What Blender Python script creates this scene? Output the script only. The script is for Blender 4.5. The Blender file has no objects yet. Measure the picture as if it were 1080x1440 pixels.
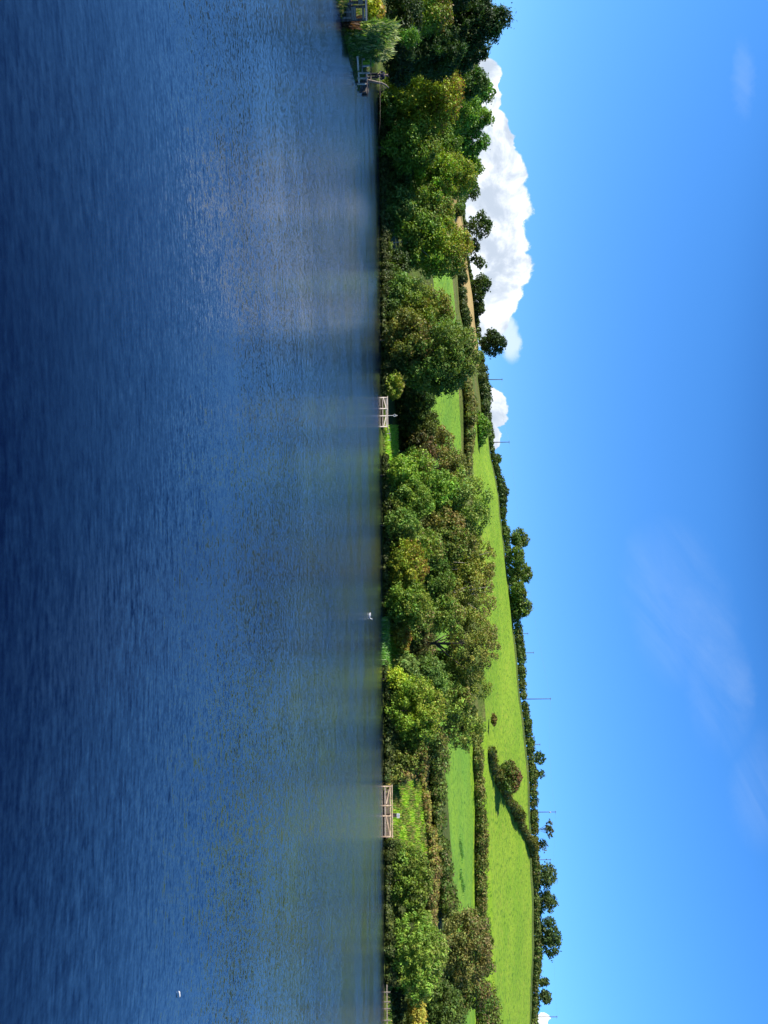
import bpy, math, random
import numpy as np
from mathutils import Vector, Matrix
R = math.radians
rng = np.random.default_rng(11)
random.seed(5)
S = bpy.context.scene
COL = S.collection

# ------------------------------------------------------------------ camera
F = 1060.0                      # focal length in pixels of the 1080 x 1440 photograph
PITCH = 12.0/F; ROLL = 0.012
CAMZ = 2.2
fw = Vector((0, math.cos(PITCH), -math.sin(PITCH)))
up0 = Vector((0, math.sin(PITCH), math.cos(PITCH)))
RX = (up0*math.cos(ROLL) + Vector((1, 0, 0))*math.sin(ROLL)).normalized()   # picture right = up in the world
UY = (-fw).cross(RX).normalized()                                           # picture up = left in the world
cd = bpy.data.cameras.new('camera'); cam = bpy.data.objects.new('camera', cd); COL.objects.link(cam)
m3 = Matrix((RX, UY, -fw)).transposed()
cam.matrix_world = Matrix.Translation((0, 0, CAMZ)) @ m3.to_4x4()
cd.sensor_fit = 'VERTICAL'; cd.sensor_height = 36; cd.lens = F/1440*36
cd.clip_start = .05; cd.clip_end = 8000
S.camera = cam
S.render.resolution_x = 768; S.render.resolution_y = 1024

# ------------------------------------------------------------------ light
SUN_EL = 31.0
sd = Vector((-0.945, -0.327, 0)).normalized()
sdir = Vector((sd.x*math.cos(R(SUN_EL)), sd.y*math.cos(R(SUN_EL)), math.sin(R(SUN_EL))))
sl = bpy.data.lights.new('sun', 'SUN'); sun = bpy.data.objects.new('sun', sl); COL.objects.link(sun)
sl.energy = 4.9; sl.angle = R(.5); sl.color = (1, .94, .84)
sun.rotation_euler = (-sdir).to_track_quat('-Z', 'Y').to_euler()
sun.location = (-60, -30, 60)
S.view_settings.view_transform = 'Standard'; S.view_settings.look = 'None'
S.view_settings.exposure = 0.75; S.view_settings.gamma = 1

class NT:
    """small helper for node trees"""
    def __init__(s, tree): s.t = tree; s.n = tree.nodes; s.l = tree.links
    def node(s, kind, **kw):
        n = s.n.new(kind)
        for k, v in kw.items(): setattr(n, k, v)
        return n
    def put(s, sock, v):
        if hasattr(v, 'links'): s.l.new(v, sock)
        else: sock.default_value = v
    def math(s, op, a, b=0, c=0, clamp=False):
        n = s.node('ShaderNodeMath', operation=op); n.use_clamp = clamp
        for i, v in enumerate((a, b, c)): s.put(n.inputs[i], v)
        return n.outputs[0]
    def mix(s, f, a, b, blend='MIX'):
        n = s.node('ShaderNodeMix', data_type='RGBA', blend_type=blend)
        s.put(n.inputs[0], f); s.put(n.inputs[6], a); s.put(n.inputs[7], b)
        return n.outputs[2]
    def ramp(s, f, lo, hi, a=0., b=1.):
        n = s.node('ShaderNodeMapRange'); n.interpolation_type = 'SMOOTHSTEP'
        s.put(n.inputs[0], f)
        for i, v in enumerate((lo, hi, a, b)): s.put(n.inputs[i+1], v)
        return n.outputs[0]
    def noise(s, vec, scale, detail=3, rough=.55, dist=0):
        n = s.node('ShaderNodeTexNoise'); s.l.new(vec, n.inputs['Vector'])
        n.inputs['Scale'].default_value = scale; n.inputs['Detail'].default_value = detail
        n.inputs['Roughness'].default_value = rough; n.inputs['Distortion'].default_value = dist
        return n.outputs['Fac']
    def xyz(s, x, y, z=0):
        n = s.node('ShaderNodeCombineXYZ')
        for i, v in enumerate((x, y, z)): s.put(n.inputs[i], v)
        return n.outputs[0]

# ------------------------------------------------------------------ world: sky and clouds
W = bpy.data.worlds.new('World'); S.world = W; W.use_nodes = True
W.node_tree.nodes.clear(); w = NT(W.node_tree)
sky = w.node('ShaderNodeTexSky'); sky.sky_type = 'NISHITA'; sky.sun_disc = False
sky.sun_elevation = R(SUN_EL); sky.sun_rotation = math.atan2(sd.x, sd.y)
sky.air_density = 1.0; sky.dust_density = .3; sky.ozone_density = 3.0; sky.altitude = 100
hsv = w.node('ShaderNodeHueSaturation'); w.l.new(sky.outputs[0], hsv.inputs['Color'])
hsv.inputs['Saturation'].default_value = 1.28; hsv.inputs['Hue'].default_value = .497
tint = w.mix(1.0, hsv.outputs[0], (.84, .95, 1.2, 1), 'MULTIPLY')
tc = w.node('ShaderNodeTexCoord'); sp = w.node('ShaderNodeSeparateXYZ'); w.l.new(tc.outputs['Generated'], sp.inputs[0])
dx, dy, dz = sp.outputs
tint = w.mix(w.ramp(dz, -.05, .42), w.mix(1.0, tint, (.50, .70, .86, 1), 'MULTIPLY'), tint)
tint = w.mix(w.ramp(dz, .38, .62), tint, w.mix(1.0, tint, (.14, .2, .36, 1), 'MULTIPLY'))
dyc = w.math('MAXIMUM', dy, .02)
p = w.math('DIVIDE', dx, dyc); q = w.math('DIVIDE', dz, dyc)      # tangent-plane coordinates of the northern sky
pq = w.xyz(p, q)
na = w.noise(pq, 9, 6, .6); nb = w.noise(pq, 42, 7, .65); nc = w.noise(w.xyz(w.math('MULTIPLY_ADD', q, -.8, p), w.math('MULTIPLY', w.math('MULTIPLY_ADD', p, -.5, q), 1.7)), 5, 8, .68, 1.2)
pw = w.math('ADD', p, w.math('MULTIPLY_ADD', na, .03, -.015)); 
qw = w.math('ADD', q, w.math('ADD', w.math('MULTIPLY_ADD', na, .035, -.0175), w.math('MULTIPLY_ADD', nb, .022, -.011)))
def sky_pq(u, v):
    d = F*fw + (v-540)*RX + (720-u)*UY
    return d.x/d.y, d.z/d.y
def blob_field(blobs, P_, Q_):
    out = None
    for (u, v, ru, rv) in blobs:
        a, b = sky_pq(u, v)
        e = w.math('MULTIPLY', w.math('SUBTRACT', P_, a), F/ru)
        g = w.math('MULTIPLY', w.math('SUBTRACT', Q_, b), F/rv)
        r2 = w.math('ADD', w.math('MULTIPLY', e, e), w.math('MULTIPLY', g, g))
        f = w.math('SUBTRACT', 1, r2)
        out = f if out is None else w.math('MAXIMUM', out, f)
    return out
cum = blob_field([(105, 670, 30, 36), (140, 668, 45, 36), (195, 680, 50, 42), (240, 680, 48, 58), (290, 675, 62, 72),
                  (345, 680, 60, 66), (378, 690, 42, 64), (415, 675, 48, 64), (450, 670, 40, 48),
                  (573, 682, 30, 31), (615, 690, 20, 13), (1436, 765, 12, 9)], pw, qw)
cmask = w.ramp(cum, .0, .16)
wisp = blob_field([(482, 722, 33, 17), (468, 715, 30, 14)], pw, qw)
wmask = w.math('MULTIPLY', w.ramp(wisp, 0, .9), .75)
cir = blob_field([(815, 940, 60, 45), (860, 955, 70, 45), (925, 1000, 85, 30), (980, 1030, 60, 22), (1110, 1068, 60, 28), (110, 1045, 40, 12)], pw, qw)
cimask = w.math('MULTIPLY', w.math('MULTIPLY', w.ramp(cir, -1.8, 1.5), w.ramp(nc, .2, .9)), .15)
csh = w.ramp(w.math('ADD', w.noise(pq, 16, 8, .62, .3), w.math('MULTIPLY', q, 1.2)), .54, 1.0)
ccol = w.mix(csh, (2.9, 3.35, 4.0, 1), (9.5, 9.5, 9.5, 1))
c1 = w.mix(cimask, tint, (3.8, 4.6, 5.3, 1))
c2 = w.mix(wmask, c1, (4.2, 4.8, 5.3, 1))
c3 = w.mix(cmask, c2, ccol)
north = w.ramp(dy, .02, .1)
final = w.mix(north, tint, c3)
bg = w.node('ShaderNodeBackground'); w.l.new(final, bg.inputs[0]); bg.inputs[1].default_value = .13
wo = w.node('ShaderNodeOutputWorld'); w.l.new(bg.outputs[0], wo.inputs[0])

# ------------------------------------------------------------------ helpers
def P(u, v, Y):
    """world point seen at photo column-height v (picture x) and sideways u (picture y), Y metres in front"""
    d = F*fw + (v-540)*RX + (720-u)*UY
    return Vector((0, 0, CAMZ)) + d*(Y/d.y)

def tag(o, label=None, cat=None, group=None, kind=None):
    if label: o['label'] = label
    if cat: o['category'] = cat
    if group: o['group'] = group
    if kind: o['kind'] = kind
    return o

def empty(name, loc, rz=0):
    o = bpy.data.objects.new(name, None); COL.objects.link(o); o.location = loc
    o.rotation_euler = (0, 0, rz); o.empty_display_size = .3
    return o

class MB:
    def __init__(s): s.v = []; s.f = []
    def add(s, vs, fs):
        k = len(s.v); s.v += [tuple(a) for a in vs]; s.f += [tuple(i+k for i in f) for f in fs]
    def box(s, c, d, rot=None):
        x, y, z = [a/2 for a in d]
        vs = [Vector(a) for a in ((-x,-y,-z),(x,-y,-z),(x,y,-z),(-x,y,-z),(-x,-y,z),(x,-y,z),(x,y,z),(-x,y,z))]
        if rot is not None: vs = [rot @ a for a in vs]
        s.add([a+Vector(c) for a in vs], [(0,3,2,1),(4,5,6,7),(0,1,5,4),(1,2,6,5),(2,3,7,6),(3,0,4,7)])
    def beam(s, a, b, w_, h_):
        a = Vector(a); b = Vector(b); d = b-a
        rot = d.to_track_quat('X', 'Z').to_matrix()
        s.box((a+b)/2, (d.length, w_, h_), rot)
    def tube(s, pts, rad, n=6, cap=True):
        pts = [Vector(p_) for p_ in pts]; rings = []; vs = []; fs = []
        for i, p_ in enumerate(pts):
            t = (pts[min(i+1, len(pts)-1)]-pts[max(i-1, 0)])
            t = t.normalized() if t.length > 1e-9 else Vector((0, 0, 1))
            a = t.orthogonal().normalized(); b = t.cross(a)
            if i and (a.dot(last) < 0 or True):
                a = (last - t*last.dot(t)); a = a.normalized() if a.length > 1e-6 else t.orthogonal().normalized(); b = t.cross(a)
            last = a
            r = rad[i] if hasattr(rad, '__len__') else rad
            for k in range(n):
                an = 2*math.pi*k/n
                vs.append(p_ + (a*math.cos(an)+b*math.sin(an))*r)
        for i in range(len(pts)-1):
            for k in range(n):
                k2 = (k+1) % n
                fs.append((i*n+k, i*n+k2, (i+1)*n+k2, (i+1)*n+k))
        if cap:
            fs.append(tuple(reversed(range(n)))); fs.append(tuple((len(pts)-1)*n+k for k in range(n)))
        s.add(vs, fs)
    def build(s, name, mat, parent=None, smooth=False):
        me = bpy.data.meshes.new(name); me.from_pydata(s.v, [], s.f); me.materials.append(mat)
        if smooth: me.polygons.foreach_set('use_smooth', [True]*len(me.polygons))
        me.update()
        o = bpy.data.objects.new(name, me); COL.objects.link(o)
        if parent: o.parent = parent
        return o

def quads_object(name, verts, mat, parent=None, col=None, nper=4):
    """verts: (N*nper,3) array, every nper verts one face; col: (N*nper,4)"""
    n = len(verts)//nper
    me = bpy.data.meshes.new(name)
    me.vertices.add(n*nper); me.vertices.foreach_set('co', verts.astype(np.float32).ravel())
    me.loops.add(n*nper); me.loops.foreach_set('vertex_index', np.arange(n*nper, dtype=np.int32))
    me.polygons.add(n); me.polygons.foreach_set('loop_start', np.arange(0, n*nper, nper, dtype=np.int32))
    try: me.polygons.foreach_set('loop_total', np.full(n, nper, dtype=np.int32))
    except Exception: pass
    me.update(calc_edges=True)
    if col is not None:
        at = me.attributes.new('leafcol', 'FLOAT_COLOR', 'POINT'); at.data.foreach_set('color', col.astype(np.float32).ravel())
    me.materials.append(mat); me.validate()
    o = bpy.data.objects.new(name, me); COL.objects.link(o)
    if parent: o.parent = parent
    return o

# ------------------------------------------------------------------ materials
def newmat(name):
    m = bpy.data.materials.new(name); m.use_nodes = True
    t = NT(m.node_tree); b = m.node_tree.nodes['Principled BSDF']
    return m, t, b

def foliage_mat(name, trans=.3):
    m, t, b = newmat(name)
    a = t.node('ShaderNodeAttribute', attribute_name='leafcol')
    b.inputs['Roughness'].default_value = .55; b.inputs['Specular IOR Level'].default_value = .28
    t.l.new(a.outputs['Color'], b.inputs['Base Color'])
    tr = t.node('ShaderNodeBsdfTranslucent')
    t.l.new(t.mix(1, a.outputs['Color'], (1.5, 1.5, .6, 1), 'MULTIPLY'), tr.inputs[0])
    mx = t.node('ShaderNodeMixShader'); mx.inputs[0].default_value = trans
    t.l.new(b.outputs[0], mx.inputs[1]); t.l.new(tr.outputs[0], mx.inputs[2])
    t.l.new(mx.outputs[0], t.n['Material Output'].inputs['Surface'])
    return m
M_LEAF = foliage_mat('leaves'); M_GRASSBLADE = foliage_mat('grass_blades', .35)

def noisy(name, c1, c2, scale, rough=.8, stretch=(1, 1, 1), c3=None, s3=1., bump=0., lo=.35, hi=.65):
    m, t, b = newmat(name)
    tc = t.node('ShaderNodeTexCoord'); mp = t.node('ShaderNodeMapping'); t.l.new(tc.outputs['Object'], mp.inputs[0])
    mp.inputs['Scale'].default_value = stretch
    n = t.noise(mp.outputs[0], scale, 5, .6)
    c = t.mix(t.ramp(n, lo, hi), (*c1, 1), (*c2, 1))
    if c3: c = t.mix(t.ramp(t.noise(mp.outputs[0], s3, 4, .6), .5, .68), c, (*c3, 1))
    t.l.new(c, b.inputs['Base Color']); b.inputs['Roughness'].default_value = rough
    b.inputs['Specular IOR Level'].default_value = .25
    if bump:
        bp = t.node('ShaderNodeBump'); bp.inputs['Distance'].default_value = bump; bp.inputs['Strength'].default_value = 1
        t.l.new(n, bp.inputs['Height']); t.l.new(bp.outputs[0], b.inputs['Normal'])
    return m
M_BARK = noisy('bark_dark', (.045, .035, .025), (.12, .1, .075), 3, stretch=(4, 4, 1))
M_BARKP = noisy('bark_pale', (.2, .18, .14), (.45, .42, .36), 3, stretch=(4, 4, 1))
M_TIMB = noisy('worn_brown_timber', (.28, .19, .12), (.56, .42, .28), 1.6, .8, (.8, 3, 3))
M_WOOD = noisy('pale_sawn_timber', (.56, .46, .36), (.82, .71, .58), 2.5, .75, (.6, 5, 5))
M_WOODD = noisy('weathered_dark_timber', (.05, .04, .032), (.14, .11, .085), 3, .8, (1, 5, 5))
M_WOODG = noisy('grey_weathered_boards', (.13, .105, .085), (.3, .25, .2), 3, .8, (1, 5, 5))
M_POLE = noisy('creosoted_pole', (.04, .035, .03), (.09, .08, .07), 2, .8)
M_STONE = noisy('bank_stone', (.035, .03, .026), (.13, .11, .09), 2, .9, bump=.05)
M_WHITE = noisy('white_paint', (.72, .72, .7), (.85, .85, .83), 4, .5)
M_METAL = noisy('grey_metal', (.3, .31, .32), (.4, .41, .42), 4, .4)
M_RED = noisy('red_paint', (.5, .03, .02), (.6, .05, .03), 4, .5)

def ground_mat(name, base, alt, dark, dry, tuft=1.1, mott=.06, dryamt=.5, darkamt=.6):
    """grass: tufts at about a metre, broad patches of another green, dry spots"""
    m, t, b = newmat(name)
    tc = t.node('ShaderNodeTexCoord'); o = tc.outputs['Object']
    mp = t.node('ShaderNodeMapping'); t.l.new(o, mp.inputs[0]); mp.inputs['Rotation'].default_value = (0, 0, .3); mp.inputs['Scale'].default_value = (.9, 1, .6)
    broad = t.noise(o, mott, 4, .6); mid = t.noise(o, .25, 5, .65); tf = t.noise(mp.outputs[0], tuft, 4, .7)
    c = t.mix(t.ramp(broad, .38, .62), (*base, 1), (*alt, 1))
    c = t.mix(t.math('MULTIPLY', t.ramp(mid, .52, .72), dryamt), c, (*dry, 1))
    c = t.mix(t.math('MULTIPLY', t.ramp(tf, .50, .60), darkamt), c, (*dark, 1))
    t.l.new(c, b.inputs['Base Color']); b.inputs['Roughness'].default_value = .9; b.inputs['Specular IOR Level'].default_value = .15
    bp = t.node('ShaderNodeBump'); bp.inputs['Distance'].default_value = .45; bp.inputs['Strength'].default_value = .8
    t.l.new(tf, bp.inputs['Height']); t.l.new(bp.outputs[0], b.inputs['Normal'])
    return m
M_BANK = ground_mat('rough_bank_grass', (.09, .13, .02), (.07, .09, .02), (.03, .045, .012), (.16, .12, .05), 1.2, .08)
M_F1 = ground_mat('bright_pasture', (.15, .31, .03), (.19, .34, .028), (.05, .15, .018), (.24, .34, .05), .8, .03, .4, .75)
M_MARG = ground_mat('field_margin', (.1, .15, .025), (.15, .16, .04), (.04, .05, .015), (.2, .15, .07))
M_HILL = ground_mat('hill_pasture', (.24, .37, .026), (.18, .32, .02), (.07, .16, .014), (.32, .32, .05), .6, .022, .6, .9)
M_STUB = ground_mat('stubble', (.42, .31, .12), (.37, .27, .1), (.26, .2, .08), (.5, .4, .2), .6, .03, .5, .3)
M_FAR = ground_mat('far_land', (.08, .12, .03), (.1, .14, .03), (.04, .07, .015), (.2, .18, .08))

# ------------------------------------------------------------------ terrain
def shoreY(u): return float(np.interp(u, [-300, 140, 300, 440, 560, 720, 900, 1140, 1440, 1900], [176, 175, 180, 171, 163, 156, 147, 131, 118, 100]))
TAB = {-600: [(200,560),(250,600),(330,645),(360,655),(450,690)], -300: [(200,560),(250,600),(330,645),(360,655),(450,690)], 0: [(200,560),(250,605),(330,645),(360,655),(450,680)],
 140: [(205,560),(245,600),(330,632),(360,645),(450,668)], 300: [(205,560),(240,598),(330,622),(400,637),(500,650)],
 395: [(200,560),(235,610),(315,637),(385,647),(490,661)], 440: [(198,560),(232,612),(310,640),(370,650),(495,668)],
 500: [(194,562),(228,606),(300,645),(350,660),(500,674)], 560: [(190,562),(222,602),(290,648),(330,662),(470,680)],
 640: [(187,562),(218,600),(290,650),(325,660),(470,690)], 700: [(185,563),(215,604),(290,650),(325,664),(470,703)],
 840: [(182,570),(210,608),(290,652),(320,670),(470,718)], 920: [(178,572),(208,612),(290,655),(320,674),(470,727)],
 1060: [(166,582),(205,620),(290,661),(322,680),(470,742)], 1200: [(162,597),(205,636),(290,665),(325,682),(470,750)],
 1285: [(160,597),(203,638),(290,667),(325,686),(470,752)], 1440: [(152,595),(200,650),(285,668),(320,693),(470,749)],
 1900: [(145,600),(195,655),(280,672),(315,700),(460,750)], 2200: [(145,600),(195,655),(280,672),(315,700),(460,750)]}
KU = sorted(TAB)
CY = []; CZ = []
for u in KU:
    ds = shoreY(u)
    ys = [6, ds-3, ds, ds+1.5] + [a for a, b in TAB[u]]
    zs = [-1.6, -1.2, -.03, .55] + [P(u, b, a).z for a, b in TAB[u]]
    ys += [ys[-1]+60, 3200]; zs += [zs[-1]+2.0, 20]
    CY.append(ys); CZ.append(zs)
CY = np.array(CY); CZ = np.array(CZ); KUa = np.array(KU, float)
def controls(u):
    Yc = np.array([np.interp(u, KUa, CY[:, k]) for k in range(CY.shape[1])])
    Zc = np.array([np.interp(u, KUa, CZ[:, k]) for k in range(CZ.shape[1])])
    return Yc, Zc
def u_of(X, Y): return 720 + F*X/max(Y, 1.)
POLY = [(-12,-60),(-12,0),(-16,12),(-19.5,24),(-22.5,33),(-27,45),(-31,55.5),(-37.5,66),(-50,86),(-95,150),(-112,185),(-420,185),(-420,-60)]
def poly_sd(X, Y):
    """signed distance to the left bank outline, positive inside (arrays)"""
    X = np.asarray(X, float); Y = np.asarray(Y, float)
    d = np.full(X.shape, 1e9); ins = np.zeros(X.shape, bool); n = len(POLY)
    for i in range(n):
        x0, y0 = POLY[i]; x1, y1 = POLY[(i+1) % n]
        ex, ey = x1-x0, y1-y0; t = np.clip(((X-x0)*ex+(Y-y0)*ey)/(ex*ex+ey*ey), 0, 1)
        d = np.minimum(d, np.hypot(X-x0-t*ex, Y-y0-t*ey))
        c = ((y0 > Y) != (y1 > Y)) & (X < (x1-x0)*(Y-y0)/((y1-y0) if y1 != y0 else 1e-9)+x0)
        ins ^= c
    return np.where(ins, d, -d)
def zprom(X, Y):
    s = poly_sd(X, Y) + .5*np.sin(np.asarray(X)*.9)*np.cos(np.asarray(Y)*.7)
    return np.where(s > 0, np.minimum(s*.45, .45) + np.maximum(s-1, 0)*.012, np.maximum(s*.7, -1.6))
def ground(X, Y):
    z = -2.
    if Y > 6:
        Yc, Zc = controls(u_of(X, Y)); z = float(np.interp(Y, Yc, Zc))
    return max(z, float(zprom(np.array([X]), np.array([Y]))[0]))

us = np.concatenate([np.arange(-600, -60, 20), np.arange(-60, 1500, 4), np.arange(1500, 2200, 20)]).astype(float)
counts = [14, 3, 4, 4, 22, 22, 26, 12, 56, 16, 16]
segs = []
rows = []
for k in range(9+0+1-0):
    if k >= CY.shape[1]-1: break
    c = counts[k]
    for j in range(c):
        rows.append(k + j/c)
rows.append(CY.shape[1]-1); rows = np.array(rows)
Yg = np.empty((len(rows), len(us))); Zg = np.empty_like(Yg)
K = np.arange(CY.shape[1])
for i, u in enumerate(us):
    Yc, Zc = controls(u)
    Yg[:, i] = np.interp(rows, K, Yc); Zg[:, i] = np.interp(rows, K, Zc)
# soften the kinks inland and add gentle undulation
inl = rows > 3.2
for _ in range(3):
    Zs = Zg.copy(); Zs[1:-1] = .25*Zg[:-2]+.5*Zg[1:-1]+.25*Zg[2:]; Zg[inl] = Zs[inl]
Xg = (us[None, :]-720)/F*Yg
und = .35*np.sin(Xg*.06+1)*np.sin(Yg*.05) + .2*np.sin(Xg*.17+Yg*.13)
Zg += np.where((rows > 4)[:, None], und, 0)
nr, nu = Yg.shape
allv = np.stack([Xg, Yg, Zg], -1).reshape(-1, 3)
def zone(t, u):
    if t < 5: return 'bank'
    if t < 6: return 'field' if u > 372 else 'bank'
    if t < 7: return 'hill' if u > 1015 else 'margin'
    if t < 8: return 'hill' if u > 592 else ('stubble' if 270 < u < 522 else 'margin')
    return 'far'
zones = {}
tm = .5*(rows[1:]+rows[:-1]); um = .5*(us[1:]+us[:-1])
for i in range(nr-1):
    for j in range(nu-1):
        zones.setdefault(zone(tm[i], um[j]), []).append((i*nu+j, i*nu+j+1, (i+1)*nu+j+1, (i+1)*nu+j))
ZN = {'bank': ('ground', M_BANK), 'field': ('pasture', M_F1), 'margin': ('field_margin', M_MARG), 'hill': ('hillside', M_HILL), 'stubble': ('stubble_field', M_STUB), 'far': ('terrain', M_FAR)}
for zk, fs in zones.items():
    fs = np.array(fs); used, inv = np.unique(fs, return_inverse=True); inv = inv.reshape(fs.shape)
    me = bpy.data.meshes.new(ZN[zk][0]); me.from_pydata(allv[used].tolist(), [], inv.tolist())
    me.polygons.foreach_set('use_smooth', [True]*len(me.polygons)); me.materials.append(ZN[zk][1]); me.update()
    o = bpy.data.objects.new(ZN[zk][0], me); COL.objects.link(o); tag(o, kind='structure')
# exact height sampler of the finished sheet
def ground_main(X, Y):
    u = u_of(X, Y); j = int(np.clip(np.searchsorted(us, u)-1, 0, nu-2)); f = (u-us[j])/(us[j+1]-us[j]); f = min(max(f, 0), 1)
    a = np.interp(Y, Yg[:, j], Zg[:, j]); b = np.interp(Y, Yg[:, j+1], Zg[:, j+1])
    return float(a*(1-f)+b*f)
def G(X, Y):
    z = ground_main(X, Y) if Y > 6 else -2
    return max(z, float(zprom(np.array([X]), np.array([Y]))[0]))
# left bank and the bank behind the camera
def sheet(name, xs, ys, zf, mat, keep):
    Xs, Ys = np.meshgrid(xs, ys); Zs = zf(Xs, Ys)
    vs = np.stack([Xs, Ys, Zs], -1).reshape(-1, 3); fs = []
    n = len(xs)
    for i in range(len(ys)-1):
        for j in range(n-1):
            if keep(Zs[i:i+2, j:j+2].max()): fs.append((i*n+j, i*n+j+1, (i+1)*n+j+1, (i+1)*n+j))
    fs = np.array(fs); used, inv = np.unique(fs, return_inverse=True)
    me = bpy.data.meshes.new(name); me.from_pydata(vs[used].tolist(), [], inv.reshape(fs.shape).tolist()); me.materials.append(mat)
    me.polygons.foreach_set('use_smooth', [True]*len(me.polygons)); me.update()
    o = bpy.data.objects.new(name, me); COL.objects.link(o); tag(o, kind='structure')
sheet('left_bank', np.arange(-300, -8, 1.0), np.arange(-60, 186, 1.0), zprom, M_BANK, lambda z: z > -1.55)
sheet('near_bank', np.arange(-13, 300, 1.5), np.arange(-60, 3.1, .7), lambda X, Y: np.clip((1.3-Y)*.6, -1.2, .6)+.03*np.sin(X*1.3)*np.sin(Y*1.1), M_BANK, lambda z: z > -5)

# ------------------------------------------------------------------ water
m, t, b = newmat('lake_water')
tc = t.node('ShaderNodeTexCoord'); o_ = tc.outputs['Object']
sx = t.node('ShaderNodeSeparateXYZ'); t.l.new(o_, sx.inputs[0])
X_, Y_ = sx.outputs[0], sx.outputs[1]
Yo = t.math('ADD', Y_, 14)
rad = t.math('SQRT', t.math('ADD', t.math('MULTIPLY', X_, X_), t.math('MULTIPLY', Yo, Yo)))
ang = t.math('MULTIPLY', t.math('ARCTAN2', X_, Yo), 26)
cv = t.xyz(t.math('MULTIPLY', ang, .2), rad)                     # crests are long sideways, short towards the shore
pv = o_
def slopes(vec, scale, det, kx, ky):
    n = t.node('ShaderNodeTexNoise'); t.l.new(vec, n.inputs['Vector']); n.inputs['Scale'].default_value = scale
    n.inputs['Detail'].default_value = det; n.inputs['Roughness'].default_value = .6; n.inputs['Distortion'].default_value = .25
    a = t.node('ShaderNodeVectorMath', operation='SUBTRACT'); t.l.new(n.outputs['Color'], a.inputs[0]); a.inputs[1].default_value = (.5, .5, .5)
    b_ = t.node('ShaderNodeVectorMath', operation='MULTIPLY'); t.l.new(a.outputs[0], b_.inputs[0]); b_.inputs[1].default_value = (kx, ky, 0)
    return b_.outputs[0]
def vadd(a, b_):
    n = t.node('ShaderNodeVectorMath', operation='ADD'); t.l.new(a, n.inputs[0]); t.l.new(b_, n.inputs[1]); return n.outputs[0]
patch = t.ramp(t.noise(pv, .11, 4, .6), .36, .62, .35, 1.)        # cat's-paws of wind
calm = t.ramp(t.noise(pv, .03, 3, .5), .35, .65, .7, 1.)
gap = t.math('SUBTRACT', t.math('MULTIPLY_ADD', X_, -.19, 156), Y_)   # about the distance to the far shore
lee = t.ramp(gap, 3, 38, .25, 1.)
amp = t.math('MULTIPLY', t.math('MULTIPLY', patch, calm), lee)
rip = t.ramp(rad, 19, 27, .16, 1.); rs = t.node('ShaderNodeVectorMath', operation='SCALE'); t.l.new(vadd(slopes(pv, 20, 1, .5, .75), slopes(pv, 48, 0, .3, .35)), rs.inputs[0]); t.l.new(rip, rs.inputs['Scale'])
ws = t.node('ShaderNodeVectorMath', operation='SCALE'); t.l.new(vadd(slopes(cv, 17, 1, .12, .42), slopes(cv, 30, 0, .12, .3)), ws.inputs[0]); t.l.new(t.ramp(rad, 17, 30, .5, 1.), ws.inputs['Scale'])
sl_ = vadd(vadd(ws.outputs[0], slopes(cv, 2.2, 1, .01, .035)), rs.outputs[0])
sc = t.node('ShaderNodeVectorMath', operation='SCALE'); t.l.new(sl_, sc.inputs[0]); t.l.new(amp, sc.inputs['Scale'])
up = t.node('ShaderNodeVectorMath', operation='ADD'); t.l.new(sc.outputs[0], up.inputs[0]); up.inputs[1].default_value = (0, -.01, 1)
nm = t.node('ShaderNodeVectorMath', operation='NORMALIZE'); t.l.new(up.outputs[0], nm.inputs[0])
t.l.new(nm.outputs[0], b.inputs['Normal'])
b.inputs['Base Color'].default_value = (.0008, .003, .018, 1)
t.l.new(t.ramp(gap, 1, 36, .08, .16), b.inputs['Roughness']); b.inputs['IOR'].default_value = 1.42
M_WATER = m
wm = MB(); wm.add([(-400,-60,0),(400,-60,0),(400,230,0),(-400,230,0)], [(0,1,2,3)])
tag(wm.build('water', M_WATER), kind='structure')

# ------------------------------------------------------------------ foliage generator
def unit(a): return a/np.maximum(np.linalg.norm(a, axis=1, keepdims=True), 1e-9)
def leaf_quads(c, n, size, elong=1.5, upbias=0.0, rg=None):
    """rhombic leaf clumps at centres c facing n"""
    rg = rg or rng; N = len(c)
    t_ = rg.normal(size=(N, 3)); t_[:, 2] += upbias*2
    t_ = unit(t_ - n*np.sum(t_*n, 1, keepdims=True)); b_ = np.cross(n, t_)
    s = (size*rg.uniform(.6, 1.45, (N, 1)))
    L = s*math.sqrt(elong)*.62; Wd = s/math.sqrt(elong)*.62
    k = rg.uniform(-.3, .3, (N, 1))
    v = np.empty((N, 4, 3))
    v[:, 0] = c - t_*L; v[:, 1] = c + b_*Wd + t_*L*k; v[:, 2] = c + t_*L; v[:, 3] = c - b_*Wd + t_*L*k*.5
    return v.reshape(-1, 3)
def leaf_colors(N, base, jit, lobe_id=None, tip=None, tipmask=None):
    base = np.array(base); c = np.tile(base*np.array([1.85, 2.2, 1.3]), (N, 1))
    if lobe_id is not None:
        nl = int(lobe_id.max())+1
        lb = np.exp(rng.normal(0, jit*.8, nl)); hue = rng.normal(0, jit*.35, nl)
        c *= lb[lobe_id][:, None]; c[:, 0] *= np.exp(hue[lobe_id]); 
    c *= np.exp(rng.normal(0, jit, N))[:, None]; c[:, 0] *= np.exp(rng.normal(0, .12, N))
    if tip is not None:
        c = np.where(tipmask[:, None], np.array(tip)*1.35*np.exp(rng.normal(0, .25, N))[:, None], c)
    c = np.clip(c, .004, .6)
    c4 = np.concatenate([c, np.ones((N, 1))], 1)
    return np.repeat(c4, 4, 0)

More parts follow.
